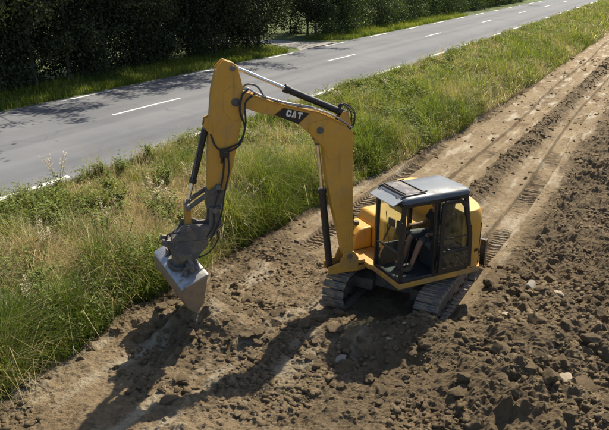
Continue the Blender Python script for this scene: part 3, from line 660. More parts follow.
# logo panel and lettering on both sides of the boom
LP = [(1.47, 3.985), (1.30, 4.095), (0.83, 3.975), (1.04, 3.80)]
def side_pt(u, z, y): return (u, y, z)
def letters(parent, sgn):
    yb = sgn * .137
    # letter frame: origin and axes on the panel; reads left to right for that side's viewer
    e1 = Vector((1.30 - 0.86, 0, 4.02 - 3.905)) ; e1.normalize()
    ax = -e1 if sgn > 0 else e1
    up_ = Vector((ax.z, 0, -ax.x)); up_ = up_ if up_.z > 0 else -up_
    org = Vector((1.265, yb, 3.955)) if sgn > 0 else Vector((0.955, yb, 3.875))
    h, w, gp, t = .115, .088, .014, .030
    glyphs = {
        'C': [[(0, .2), (.2, 0), (.2 + .14, .27), (.34, .73), (.2, 1), (0, .8)], [(.2, 0), (.85, 0), (1, .2), (.85, .27), (.34, .27)], [(.2, 1), (.34, .73), (.85, .73), (1, .8), (.85, 1)], [(.66, .27), (1, .2), (1, .40), (.66, .40)], [(.66, .73), (.66, .60), (1, .60), (1, .8)]],
        'A': [[(0, 0), (.30, 0), (.58, 1), (.30, 1)], [(1, 0), (.70, 0), (.42, 1), (.70, 1)]],
        'T': [[(0, 1), (1, 1), (1, .74), (0, .74)], [(.33, .74), (.67, .74), (.67, 0), (.33, 0)]]}
    for k, chh in enumerate('CAT'):
        mb = A()
        for n_, poly in enumerate(glyphs[chh]):
            off = sgn * (.0035 + .0004 * n_)
            vv = [tuple(org + ax * (k * (w + gp) + px * w) + up_ * (py * h) + Vector((0, off, 0))) for px, py in poly]
            mb.add(vv, [tuple(range(len(vv)))])
        mb.build('letter', M['white'], parent)
    tri = [(.12, -.02), (.88, -.02), (.5, .42)]
    vv = [tuple(org + ax * ((w + gp) + px * w) + up_ * (py * h) + Vector((0, sgn * .0055, 0))) for px, py in tri]
    A().add(vv, [(0, 1, 2)]).build('logo_triangle', M['logo_yellow'], parent)
for sgn in (1, -1):
    lp = A().prism(LP, sgn * .131, sgn * .137).build('logo_panel', M['black_clean'], exc, label='black slanted logo panel with white letters on the boom')
    letters(lp, sgn)
# ---- stick (dipper arm)
stk = [(2.43, 4.77), (2.26, 4.91), (2.16, 4.90), (2.07, 4.82), (2.02, 4.62), (1.98, 4.38), (1.965, 4.22), (1.98, 4.06), (2.03, 3.91), (2.26, 2.95), (2.42, 2.50), (2.47, 2.40), (2.58, 2.36), (2.69, 2.42), (2.67, 2.89), (2.61, 3.72), (2.52, 4.44), (2.455, 4.69)]
stick = A().prism(stk, -.125, .125).build('stick', M['yellow'], exc, .012, 'tall ochre dipper stick standing almost upright')
pn = A(); ycyl(pn, 2.13, 4.24, .075, -.155, .155, 20); ycyl(pn, 2.13, 4.24, .04, -.17, .17, 16); pn.build('pivot_pin', M['coupler'], stick, .006)
pn = A(); ycyl(pn, 2.16, 4.80, .045, -.15, .15, 16); pn.build('cylinder_pin', M['steel'], stick, .005)
for s_ in (-1, 1):
    A().prism([(2.0, 4.40), (1.99, 4.08), (2.04, 3.95), (2.20, 3.92), (2.34, 4.10), (2.32, 4.42), (2.18, 4.52)], s_ * .125, s_ * .136).build('stiffener_plate', M['yellow'], stick, .004)
    A().prism([(2.30, 4.945), (2.10, 4.86), (2.07, 4.72), (2.22, 4.72), (2.44, 4.80)], s_ * .105 - .018, s_ * .105 + .018).build('ear_plate', M['yellow'], stick, .006)
    A().prism([(2.52, 4.02), (2.66, 3.98), (2.69, 3.84), (2.60, 3.72), (2.52, 3.72)], s_ * .09 - .016, s_ * .09 + .016).build('cylinder_bracket', M['yellow'], stick, .006)
A().prism([(2.40, 2.70), (2.46, 2.34), (2.60, 2.30), (2.72, 2.40), (2.70, 2.72)], -.14, .14).build('stick_foot', M['coupler'], stick, .015)
# ---- hydraulic cylinders
def cylinder(name, p, q, frac, r, v=0.0, label=None):
    p = Vector((p[0], v, p[1])); q = Vector((q[0], v, q[1])); m_ = p.lerp(q, frac); d_ = (q - p).normalized()
    bb = A(); bb.tube([p, m_ - d_ * .09], r, 18); bb.tube([m_ - d_ * .09, m_], r * 1.22, 18); bb.tube([p - Vector((0, r * .9, 0)), p + Vector((0, r * .9, 0))], r * 1.05, 16)
    o = bb.build(name, M['black'], exc, .005, label)
    A().tube([m_ + d_ * .002, q], r * .55, 16).build('rod', M['chrome'], o)
    ee = A(); ee.tube([q - Vector((0, r, 0)), q + Vector((0, r, 0))], r * .95, 16); ee.tube([q - d_ * r * 2.0, q - d_ * r * .5], r * .75, 14); ee.build('rod_eye', M['steel'], o, .004)
    return o
sc = cylinder('stick_cylinder', (0.13, 3.90), (2.16, 4.83), .55, .062, -0.02, 'black stick cylinder with bright rod above the boom')
bc = cylinder('bucket_cylinder', (2.62, 3.88), (3.04, 2.44), .72, .055, 0.0, 'black bucket cylinder along the front of the stick')
cylinder('boom_cylinder', (0.38, .92), (0.66, 3.50), .62, .068, 0.0)
for s_ in (-1, 1): A().prism([(0.02, 3.66), (0.10, 3.95), (0.19, 3.96), (0.32, 3.80)], s_ * .085 - .014, s_ * .085 + .014).build('cylinder_lug', M['yellow'], boom, .005)
for s_ in (-1, 1): A().prism([(0.54, 3.32), (0.62, 3.42), (0.72, 3.50), (0.72, 3.44), (0.66, 3.42)], s_ * .09 - .014, s_ * .09 + .014).build('cylinder_lug', M['yellow'], boom, .004)
# ---- bucket linkage
for s_ in (-1, 1):
    A().bar((2.50, s_ * .165, 2.78), (3.04, s_ * .165, 2.44), .035, .085, (0, 0, 1)).build('side_link', M['coupler'], exc, .01)
    A().bar((3.04, s_ * .10, 2.47), (3.06, s_ * .10, 2.03), .04, .11, (1, 0, 0)).build('bucket_link', M['yellow_lo'], exc, .012)
for u_, z_ in ((3.04, 2.44), (2.50, 2.78)): ycyl(A(), u_, z_, .05, -.20, .20, 16).build('link_pin', M['steel'], exc, .005)
# ---- coupler: upper hitch, tilt housing, then the bucket in a tilted, turned frame
cp = A()
for s_ in (-1, 1): cp.prism([(3.15, 2.13), (2.96, 2.13), (2.84, 2.06), (2.70, 2.07), (2.67, 2.42), (2.50, 2.42), (2.47, 2.08), (2.56, 1.98), (2.60, 1.90), (2.73, 1.83), (3.42, 1.83), (3.22, 1.97)], s_ * .17 - .028, s_ * .17 + .028)
cp.prism([(2.62, 2.0), (3.16, 2.02), (3.36, 1.845), (2.74, 1.845)], -.141, .141)
hitch = cp.build('hitch', M['coupler'], exc, .006, 'dark grey quick hitch at the end of the stick')
for u_, z_ in ((2.58, 2.36), (3.06, 2.06)): ycyl(A(), u_, z_, .05, -.22, .22, 16).build('hitch_pin', M['steel'], hitch, .005)
wv = Vector((3.24 - 3.63, 1.10, 1.08 - 1.35)).normalized()          # bucket's width axis in arm space
fv = wv.cross(Vector((0, 0, 1))).normalized(); uv = fv.cross(wv)
NC = Vector((3.24, .55, 1.08)); WB = (Vector((3.63, -.55, 1.35)) - NC).length
BK = ARM @ Matrix(((fv.x, wv.x, uv.x, NC.x), (fv.y, wv.y, uv.y, NC.y), (fv.z, wv.z, uv.z, NC.z), (0, 0, 0, 1)))   # x forward, y towards near end, z up; origin = near front top corner
def K(): return MB(BK)
# tilt housing between hitch and bucket
th = A(); th.prism([(3.43, 1.825), (2.73, 1.825), (2.74, 1.69), (2.86, 1.58), (2.94, 1.46), (3.24, 1.44), (3.40, 1.64)], -.19, .19); tho = th.build('tilt_housing', M['coupler'], exc, .010)
for s_ in (-1, 1):
    for u_, z_ in ((2.82, 1.75), (3.30, 1.74), (3.06, 1.56)): ycyl(A(), u_, z_, .028, s_ * .19, s_ * .205, 8).build('bolt_head', M['steel'], tho)
    A().prism([(3.38, 1.84), (3.52, 1.88), (3.56, 1.80), (3.42, 1.70)], s_ * .12 - .03, s_ * .12 + .03).build('locking_lug', M['steel'], tho, .006)
mid = -WB * .5
tk = K(); tk.tube([(-.22, mid, .06), (-.22, mid, .16), (-.22, mid, .161), (-.20, mid, .46)], [.25, .25, .17, .17], 24); tilt = tk.build('rotor_ring', M['coupler'], exc, .015)
for s_ in (-1, 1):
    K().tube([(-.30, mid + s_ * .36, .14), (-.26, mid + s_ * .14, .40)], .04, 12).build('tilt_cylinder', M['steel'], tilt, .004)
    for xx in (-.34, -.12): K().prism([(xx - .02, .0), (xx - .02, .20), (xx + .02, .20), (xx + .02, .0)], mid + s_ * .36 - .06, mid + s_ * .36 + .06).build('tilt_lug', M['steel'], tilt, .006)
# bucket shell: profile swept along the width, open toward the machine
prof = [(-.44, .155), (-.20, .09), (0.0, .0), (0.03, -.10), (0.01, -.24), (-.06, -.40), (-.16, -.53), (-.27, -.64)]
def shell(mb, prof, y0, y1, t):
    pin = []
    for i, (x, z) in enumerate(prof):
        a_ = prof[max(i - 1, 0)]; b_ = prof[min(i + 1, len(prof) - 1)]; tx, tz = b_[0] - a_[0], b_[1] - a_[1]; L_ = math.hypot(tx, tz); nx_, nz_ = tz / L_, -tx / L_
        pin.append((x + nx_ * t, z + nz_ * t))
    n = len(prof); vv = [(x, y0, z) for x, z in prof] + [(x, y1, z) for x, z in prof] + [(x, y0, z) for x, z in pin] + [(x, y1, z) for x, z in pin]; ff = []
    for i in range(n - 1):
        ff += [(i, i + 1, n + i + 1, n + i), (2 * n + i, 3 * n + i, 3 * n + i + 1, 2 * n + i + 1), (i, 2 * n + i, 2 * n + i + 1, i + 1), (n + i, n + i + 1, 3 * n + i + 1, 3 * n + i)]
    ff += [(0, n, 3 * n, 2 * n), (n - 1, 3 * n - 1, 4 * n - 1, 2 * n - 1)]
    mb.add(vv, ff)
sb_ = K(); shell(sb_, prof, -WB, 0, -.022)
bucket = sb_.build('bucket', M['bucket'], exc, 0, 'wide soil caked grading bucket with straight cutting edge')
endp = prof + [(-.40, -.44)]
for y0, y1 in ((-.003, .024), (-WB - .024, -WB + .003)): K().prism(endp, y0, y1).build('end_plate', M['bucket'], bucket, .004)
K().prism([(-.23, -.59), (-.275, -.655), (-.315, -.66), (-.255, -.575)], -WB - .03, .03).build('cutting_edge', M['worn'], bucket, .003)
K().prism([(-.46, .165), (-.46, .20), (-.40, .20), (.02, .035), (.055, .0), (.03, -.015), (-.0, .012)], -WB - .026, .026).build('top_rail', M['worn'], bucket, .006)
for k in range(4): K().prism([(-.36, .14), (-.30, .26), (-.14, .24), (-.04, .03)], mid - .33 + .22 * k - .014, mid - .33 + .22 * k + .014).build('ear_plate', M['steel'], bucket, .005)
for k in range(2): K().tube([(-.25, mid - .40 + .62 * k, .20), (-.25, mid - .20 + .62 * k, .20)], .05, 16).build('hitch_bar', M['steel'], bucket)
# ---- hoses and pipes
def hose(pts, r=.014, mat='rubber', parent=exc, name='hose', mb=None):
    return (mb or A()).tube(spline(pts, 6), r, 8).build(name, M[mat], parent)
for k, (dv, dz) in enumerate(((-.06, 0), (.0, .0), (.06, 0), (.10, .0))):
    hose([(0.02, dv, 3.66 + dz), (0.30, dv, 3.86), (0.70, dv, 4.03), (1.25, dv, 4.165), (1.70, dv, 4.325), (1.92, dv, 4.45), (2.02 + .02 * k, dv, 4.40)], .016, 'pipe' if k % 2 else 'rubber', boom, 'pipe' if k % 2 else 'hose')
for k, dv in enumerate((-.09, -.03, .05, .11)):
    hose([(0.30, dv * .8, 3.93), (0.20, dv, 4.06 + .015 * k), (0.06, dv * 1.2, 4.03 - .03 * (k % 3)), (-.03 + .02 * (k % 2), dv * 1.25, 3.86 + .02 * k), (0.0, dv, 3.70), (0.08, dv * .9, 3.62)], .011, 'rubber', boom)
hose([(1.90, .10, 4.44), (2.02, .18, 4.36), (2.07, .185, 4.10), (2.00, .19, 3.80), (2.10, .17, 3.55), (2.35, .15, 3.42), (2.42, .145, 3.2)], .018, 'rubber', stick)
hose([(1.80, .12, 4.36), (1.98, .20, 4.22), (1.99, .22, 3.86), (2.10, .20, 3.52), (2.34, .16, 3.40), (2.50, .15, 3.50), (2.58, .12, 3.72)], .016, 'rubber', stick)
hose([(2.36, .145, 3.36), (2.40, .15, 3.0), (2.47, .17, 2.72), (2.60, .20, 2.40), (2.62, .21, 2.1), (2.76, .19, 1.86)], .015, 'rubber', stick)
hose([(2.30, .14, 3.34), (2.30, .17, 3.05), (2.40, .19, 2.66), (2.50, .22, 2.2), (2.70, .20, 1.80)], .015, 'rubber', stick)
hose([(1.62, .05, 4.30), (1.74, .02, 4.47), (1.92, -.02, 4.50), (2.03, -.06, 4.34)], .016, 'steel', stick)
hose([(2.66, .12, 3.80), (2.72, .07, 3.78), (2.86, .06, 3.2), (2.93, .05, 2.92)], .010, 'steel', bc)
vb = A(); vb.box((2.28, .126, 3.30), (2.44, .175, 3.46)); vb.build('valve_block', M['black'], stick, .012)
cl_ = [A().box((u - .025, -.10, z), (u + .025, .14, z + .035)).build('pipe_clamp', M['steel'], boom, .004) for u, z in ((1.62, 4.27), (1.40, 4.19), (0.98, 4.085))]
hose([(2.60, -.06, 2.05), (2.52, -.02, 1.75), (2.70, .05, 1.52), (2.92, .05, 1.42)], .014, 'rubber', hitch)
hose([(3.22, .16, 2.0), (3.45, .14, 1.95), (3.42, .10, 1.65), (3.25, .05, 1.5)], .014, 'rubber', hitch)


# ------------------------------------------------------------------ operator
ps = BODY
def skin_mesh(name, chains, mat, parent=None, sub=2, root=0):
    """chains: lists of ((x,y,z), radius); points repeated at the same place are shared"""
    vs_ = []; rad = []; ed = []; idx = {}
    for ch in chains:
        prev = None
        for p, r in ch:
            key = tuple(round(c, 4) for c in p)
            if key not in idx: idx[key] = len(vs_); vs_.append(p); rad.append(r)
            if prev is not None and prev != idx[key]: ed.append((prev, idx[key]))
            prev = idx[key]
    me = bpy.data.meshes.new(name); me.from_pydata([tuple(BODY @ Vector(v)) for v in vs_], ed, []); me.update()
    o = link(bpy.data.objects.new(name, me)); o.modifiers.new('skin', 'SKIN')
    if not me.skin_vertices: me.attributes
    md = o.modifiers['skin']; md.use_smooth_shade = True
    for v, r in zip(me.skin_vertices[0].data, rad): v.radius = (r, r) if isinstance(r, float) else r
    me.skin_vertices[0].data[root].use_root = True
    ss = o.modifiers.new('sub', 'SUBSURF'); ss.levels = sub; ss.render_levels = sub
    dg = bpy.context.evaluated_depsgraph_get(); ev = o.evaluated_get(dg)
    fm = bpy.data.meshes.new_from_object(ev); fm.name = name
    bpy.data.objects.remove(o); fm.materials.clear(); fm.materials.append(mat); fm.shade_smooth()
    o = link(bpy.data.objects.new(name, fm), parent); return o
M['skin'] = painted('skin', (0.27, 0.15, 0.095), dirt=(0.20, 0.115, 0.075), rough=0.6)
M['shirt'] = painted('dark_shirt', (0.022, 0.022, 0.028), dirt=(0.04, 0.038, 0.036), rough=0.9)
M['shorts'] = painted('dark_shorts', (0.05, 0.055, 0.065), dirt=(0.08, 0.075, 0.065), rough=0.9)
M['hair'] = painted('brown_hair', (0.045, 0.028, 0.018), dirt=(0.06, 0.04, 0.025), rough=0.7)
M['boots'] = painted('work_boots', (0.09, 0.065, 0.04), dirt=(0.16, 0.12, 0.08), rough=0.8)
PY = 0.75
pel = ((-0.12, PY, 1.60), .135)
spine = [pel, ((-0.14, PY, 1.75), .13), ((-0.155, PY, 1.92), .15), ((-0.14, PY, 2.04), .115), ((-0.125, PY, 2.11), .058), ((-0.105, PY, 2.17), .062), ((-0.085, PY, 2.235), .088), ((-0.085, PY, 2.30), .092), ((-0.09, PY, 2.35), .06)]
face = [((-0.085, PY, 2.235), .088), ((-0.02, PY, 2.20), .042), ((0.005, PY, 2.19), .028)]
nose = [((-0.085, PY, 2.30), .092), ((0.002, PY, 2.255), .018), ((0.018, PY, 2.243), .012)]
body = [spine, face, nose]
sleeves = []; shorts = [[((-0.12, PY, 1.60), .16), ((-0.13, PY, 1.70), .145)]]
for s_ in (-1, 1):
    sh = ((-0.145, PY + s_ * .175, 2.01), .062); el = ((-0.02, PY + s_ * .25, 1.76), .045); wr = ((0.205, PY + s_ * .275, 1.75), .031); pm = ((0.255, PY + s_ * .275, 1.765), .036)
    body.append([((-0.14, PY, 2.04), .115), sh, ((-0.09, PY + s_ * .215, 1.89), .054), el, ((0.09, PY + s_ * .265, 1.755), .042), wr, pm])
    for k in range(4):
        oy = (k - 1.5) * .019
        body.append([pm, ((0.288, PY + s_ * .275 + oy, 1.775 - abs(oy) * .2), .011), ((0.312, PY + s_ * .275 + oy, 1.758), .010), ((0.308, PY + s_ * .275 + oy, 1.735), .009)])
    body.append([wr, ((0.245, PY + s_ * .24, 1.775), .013), ((0.275, PY + s_ * .243, 1.765), .010)])
    hip = ((-0.08, PY + s_ * .095, 1.585), .095); kn = ((0.34, PY + s_ * .16, 1.60), .060); an = ((0.50, PY + s_ * .13, 1.13), .040); 
    body.append([pel, hip, ((0.12, PY + s_ * .135, 1.60), .080), kn, ((0.41, PY + s_ * .15, 1.42), .056), an, ((0.52, PY + s_ * .13, 1.065), .042), ((0.64, PY + s_ * .13, 1.05), .035)])
    sleeves.append([((-0.14, PY, 2.045), .122), ((-0.145, PY + s_ * .175, 2.01), .074), ((-0.09, PY + s_ * .215, 1.89), .070), ((-0.07, PY + s_ * .225, 1.86), .070)])
    shorts.append([((-0.12, PY, 1.60), .16), ((-0.08, PY + s_ * .095, 1.585), .110), ((0.12, PY + s_ * .135, 1.60), .096), ((0.30, PY + s_ * .155, 1.60), .082), ((0.345, PY + s_ * .16, 1.585), .076)])
person = skin_mesh('person', body, M['skin']); 
tag(person, 'person in dark shirt and shorts seated in the excavator cab holding the levers', 'person')
pe_off = Vector(EX); person.location = pe_off
skin_mesh('shirt', [[((-0.12, PY, 1.64), .150), ((-0.14, PY, 1.75), .148), ((-0.155, PY, 1.92), .166), ((-0.14, PY, 2.045), .122), ((-0.13, PY, 2.085), .075)]] + sleeves, M['shirt'], person)
skin_mesh('shorts', shorts, M['shorts'], person)
skin_mesh('hair', [[((-0.10, PY, 2.255), .085), ((-0.105, PY, 2.32), .098), ((-0.095, PY, 2.36), .075)]], M['hair'], person)
for s_ in (-1, 1):
    skin_mesh('boot', [[((0.50, PY + s_ * .13, 1.18), .058), ((0.515, PY + s_ * .13, 1.075), .060), ((0.60, PY + s_ * .13, 1.055), .050), ((0.68, PY + s_ * .13, 1.05), .046)]], M['boots'], person)
    MB(BODY).tube([(-0.006, PY + s_ * .032, 2.275), (0.0, PY + s_ * .032, 2.275)], .011, 8).build('eye', M['white'], person)
    MB(BODY).tube([(-0.09, PY + s_ * .082, 2.225), (-0.088, PY + s_ * .092, 2.25), (-0.09, PY + s_ * .084, 2.28)], [.012, .018, .012], 8).build('ear', M['skin'], person)

# ------------------------------------------------------------------ clods and stones
def rock_mesh(name, seed, flat, rough_, sub=2, mat='clod'):
    import bmesh
    r_ = random.Random(seed); bm = bmesh.new(); bmesh.ops.create_icosphere(bm, subdivisions=sub, radius=1)
    pl = [(Vector((r_.gauss(0, 1), r_.gauss(0, 1), r_.gauss(0, 1))).normalized(), r_.uniform(.48, .82)) for _ in range(15)]
    ph = [r_.uniform(0, 6.28) for _ in range(9)]
    for v in bm.verts:
        p = v.co.copy()
        for n_, d_ in pl:
            k = p.dot(n_)
            if k > d_: p -= n_ * (k - d_) * .95
        nz = math.sin(3.1 * p.x + ph[0]) * math.sin(2.7 * p.y + ph[1]) + .6 * math.sin(5.3 * p.y + ph[2]) * math.sin(5.9 * p.z + ph[3]) + .4 * math.sin(9 * p.x + ph[4]) * math.sin(8 * p.z + ph[5])
        v.co = p * (1 + rough_ * .45 * nz + r_.uniform(-.5, .5) * rough_ * .7)
        v.co.z *= flat
    me = bpy.data.meshes.new(name); bm.to_mesh(me); bm.free(); me.shade_smooth(); me.set_sharp_from_angle(angle=R(18)); me.materials.append(M[mat]); return me
clod_me = [rock_mesh('clod', 40 + k, random.uniform(.55, .85), .15, 3) for k in range(9)]
stone_me = [rock_mesh('stone', 80 + k, random.uniform(.4, .6), .10, 3, 'stone') for k in range(3)]
grey_me = [rock_mesh('stone', 95 + k, random.uniform(.5, .8), .06, 2, 'stone_grey') for k in range(3)]
def px_ground(px, py, z=0.0):
    """ground point seen at photo position, used only to lay out the big clods"""
    p_, y_ = R(PITCH), R(YAW); f_ = 640
    fw_ = Vector((-math.sin(y_) * math.cos(p_), math.cos(y_) * math.cos(p_), -math.sin(p_))); rt_ = Vector((math.cos(y_), math.sin(y_), 0)); up_ = rt_.cross(fw_)
    d_ = fw_ * f_ + rt_ * (px - 304.5) + up_ * (215 - py); t_ = (z - CAMZ) / d_.z; return d_.x * t_, d_.y * t_
def put(me, name, x, y, r, label, cat, group, sx=1, sy=1, sink=.35):
    o = link(bpy.data.objects.new(name, me)); zz = soil_low(x, y)
    o.location = (x, y, zz + r * .5 - r * sink); o.scale = (r * sx, r * sy, r); o.rotation_euler = (random.uniform(-.35, .35), random.uniform(-.35, .35), random.uniform(0, 6.28))
    return tag(o, label, cat, group)
special = [
    (530, 297, .17, 'grey', 'largest grey brown boulder on the spoil right of the excavator', 1.2), (556, 300, .11, 'pale', 'pale flat stone on the far side of the spoil heap, right of the boulder', 1.3),
    (563, 399, .15, 'pale', 'largest pale stone at the lower right edge of the spoil', 1.25), (504, 323, .09, 'pale', 'pale flat stone in the middle of the spoil heap', 1.3),
    (543, 403, .12, 'clod', 'round clod just left of the largest pale stone', 1), (526, 393, .17, 'clod', 'broad dark clod left of the round clod by the largest pale stone', 1.1),
    (513, 387, .03, 'pale', 'tiny white pebble left of the broad dark clod', 1), (472, 402, .14, 'clod', 'dark lone clod at the bottom edge on flat soil', 1), (341, 361, .13, 'grey', 'angular grey stone on open soil in front of the cab', 1.1),
    (388, 352, .075, 'pale', 'small pale stone below the left front corner of the cab', 1.2), (403, 345, .05, 'pale', 'small white stone right of another pale one before the cab', 1.2), (372, 331, .14, 'clod', 'large clod between the two tracks in front of the machine', 1.1),
    (338, 330, .12, 'clod', 'clod in front of the far track', 1.1), (260, 308, .19, 'clod', 'upright block of soil standing left of the far track', .8), (236, 287, .17, 'clod', 'clod right beside the bucket', 1.1), (170, 398, .17, 'clod', 'clod at the lower end of the boom shadow', 1.1), (205, 345, .10, 'clod', 'clod between the bucket shadow and the boom shadow', 1.1)]
for px, py, r, kind, lab, sx in special:
    x, y = px_ground(px, py, .1); me = random.choice({'grey': grey_me, 'pale': stone_me, 'clod': clod_me}[kind])
    if lab.startswith('upright'):
        o = put(me, 'clod', x, y, r, lab, 'clod', None, .6, .75, .1); o.scale.z = r * 1.25
    else: put(me, 'clod' if kind == 'clod' else 'stone', x, y, r, lab, 'clod' if kind == 'clod' else 'stone', None, sx, 1)
zones = [('heap', 110, (-2.9, .3), (8.2, 13.4), 'rough brown clod lying in the loose spoil right of the excavator', 'clods in the spoil right of the excavator'),
         ('front', 70, (-6.4, -2.6), (7.6, 9.8), 'rough brown clod in the churned soil in front of the tracks', 'clods in front of the tracks'),
         ('dig', 60, (-8.2, -5.9), (6.2, 9.4), 'rough brown clod on the dug ground round the bucket', 'clods round the bucket'),
         ('ridge', 40, (-4.8, -3.9), (15, 30), 'rough clod on the loose ridge between the track strips behind the cab', 'clods on the ridge'),
         ('back', 35, (-2.2, .2), (13.4, 24), 'rough clod in the loose field behind the spoil heap', 'clods in the loose field')]
for nm, n, (x0, x1), (y0, y1), lab, grp in zones:
    k = 0; tries = 0
    while k < n and tries < 4000:
        tries += 1; x = random.uniform(x0, x1); y = random.uniform(y0, y1)
        if abs(x + 4.05) < 1.4 and abs(y - 11.4) < 1.6: continue
        if random.random() > float(rough_amt(np.array(x), np.array(y))): continue
        if nm == 'heap' and fbm(np.array(x * .9), np.array(y * .9), 2, 77) < -0.06: continue
        put(random.choice(clod_me), 'clod', x, y, random.choice((.06, .065, .07, .08, .09, .10, .12, .15) + ((.14, .17, .20) if nm == 'heap' else ())), lab, 'clod', grp, random.uniform(.9, 1.35), 1); k += 1
# crumbs too many to count
cv = []; cf_ = []; base = 0
import bmesh
bm = bmesh.new(); bmesh.ops.create_icosphere(bm, subdivisions=1, radius=1); bm.verts.index_update()
iv = np.array([v.co[:] for v in bm.verts]); it = np.array([[v.index for v in f.verts] for f in bm.faces]); bm.free()
nc = 420000
cy = 4.5 + 50 * rng.random(nc) ** 2.3; cx = rng.uniform(-8.8, 1.2, nc); ra = rough_amt(cx, cy)
ok = rng.random(nc) < ra * ra + .05
ok &= ~((np.abs(cx + 4.05) < 1.35) & (np.abs(cy - 11.4) < 1.5))
ok &= ~((cx < -2.8) & (cy < 11.5) & (fbm(cx * 1.3, cy * 1.3, 2, 141) < -0.05))
ok &= fbm(cx * 1.7, cy * 1.7, 3, 143) > rng.normal(.02, .06, nc)
cx, cy = cx[ok][:34000], cy[ok][:34000]; nc = len(cx)
r = (.009 + .060 * rng.random(nc) ** 3.6) * (1 + .03 * np.clip(cy - 14, 0, None))
w = iv[None] * np.stack([rng.uniform(.7, 1.6, nc), rng.uniform(.7, 1.2, nc), rng.uniform(.45, .9, nc)], 1)[:, None, :] + .27 * rng.standard_normal((nc, len(iv), 3))
w *= r[:, None, None]; a_ = rng.uniform(0, 6.28, nc); ca, sa = np.cos(a_)[:, None], np.sin(a_)[:, None]
w = np.stack([w[..., 0] * ca - w[..., 1] * sa, w[..., 0] * sa + w[..., 1] * ca, w[..., 2]], -1)
ii = np.clip(np.searchsorted(xs, cx), 1, len(xs) - 1); jj = np.clip(np.searchsorted(ys, cy), 1, len(ys) - 1)
w += np.stack([cx, cy, np.minimum(GZ[jj, ii], GZ[jj - 1, ii - 1]) + r * .02], -1)[:, None, :]
tri = (it[None] + (len(iv) * np.arange(nc))[:, None, None]).reshape(-1, 3)
me = np_mesh('soil_crumbs', w.reshape(-1, 3), tri, np.full(len(tri), 3))
tag(mesh_obj('soil_crumbs', me, M['clod']), 'loose crumbs of soil scattered over the dug field', 'soil', kind='stuff')

# ------------------------------------------------------------------ verge vegetation
class Blades:
    def __init__(s): s.v = []; s.f = []; s.sz = []; s.t = []; s.n = 0
    def blades(s, P, L, W, lean, az, tint, curl=0.5):
        """arched grass blades: quad + quad + tip triangle each"""
        n = len(L); d = np.stack([np.cos(az), np.sin(az), np.zeros(n)], 1); sd = np.stack([-np.sin(az + .6), np.cos(az + .6), np.zeros(n)], 1)
        def at(t):
            ang = lean * (t ** (1 + curl)); h = L * t * np.cos(ang * .9); o = L * t * np.sin(ang)
            return P + d * o[:, None] + np.stack([0 * h, 0 * h, h], 1)
        w = W[:, None] * .5
        p0, p1, p3 = at(0.0), at(.55), at(1.0)
        V = np.stack([p0 - sd * w, p0 + sd * w, p1 - sd * w * .85, p1 + sd * w * .85, p3], 1)
        b = s.n + 5 * np.arange(n)[:, None]
        s.v.append(V.reshape(-1, 3)); s.f.append(np.concatenate([b + np.array([[0, 1, 3, 2, 2, 3, 4]])], 0).ravel()); s.sz.append(np.tile([4, 3], n)); s.t.append(np.repeat(tint, 5)); s.n += 5 * n
    def leaves(s, P, D, Nn, L, W, tint):
        """folded leaf: two triangles pairs about the midrib"""
        n = len(L); D = D / np.linalg.norm(D, axis=1)[:, None]; S = np.cross(D, Nn); S /= np.maximum(np.linalg.norm(S, axis=1), 1e-6)[:, None]; U_ = np.cross(S, D)
        L = L[:, None]; W = W[:, None]
        V = np.stack([P, P + D * L * .45 + S * W * .5 + U_ * W * .16, P + D * L - U_ * L * .12, P + D * L * .45 - S * W * .5 + U_ * W * .16], 1)
        b = s.n + 4 * np.arange(n)[:, None]
        s.v.append(V.reshape(-1, 3)); s.f.append((b + np.array([[0, 1, 2, 0, 2, 3]])).ravel()); s.sz.append(np.full(2 * n, 3)); s.t.append(np.repeat(tint, 4)); s.n += 4 * n
    def mesh(s, name): return np_mesh(name, np.concatenate(s.v), np.concatenate(s.f), np.concatenate(s.sz), np.concatenate(s.t))
def verge_points(n, y0, y1, power=1.0, t0=-.08, t1=1.0):
    y = y0 + (y1 - y0) * rng.random(n) ** power; t = rng.uniform(t0, t1, n); bx = bank_x(y)
    x = bx + (ROAD_N + .05 - bx) * t
    return x, y, t, np.where(t > 0.0, verge_z(x, y), np.maximum(field_z(x, y) - .01, 0))
def dryness(x, y, t):
    """share of dry straw: a patch by the stick, more towards the road and farther along"""
    d = 1.15 * gauss(np.hypot((x + 10.3) / 1.35, (y - 10.6) / 2.6), 1) + 0.6 * gauss(np.hypot((x + 10.6) / .9, (y - 7.2) / 1.0), 1) + 0.5 * gauss(np.hypot((x + 10.9) / 1.0, (y - 17) / 5.0), 1) + 0.30 * smooth(16, 40, y) + 0.02
    d = d + 1.5 * fbm(x * .8, y * .6, 3, 81)
    return np.clip(d, 0.03, .92)
gb = Blades(); sbd = Blades(); wb = Blades()
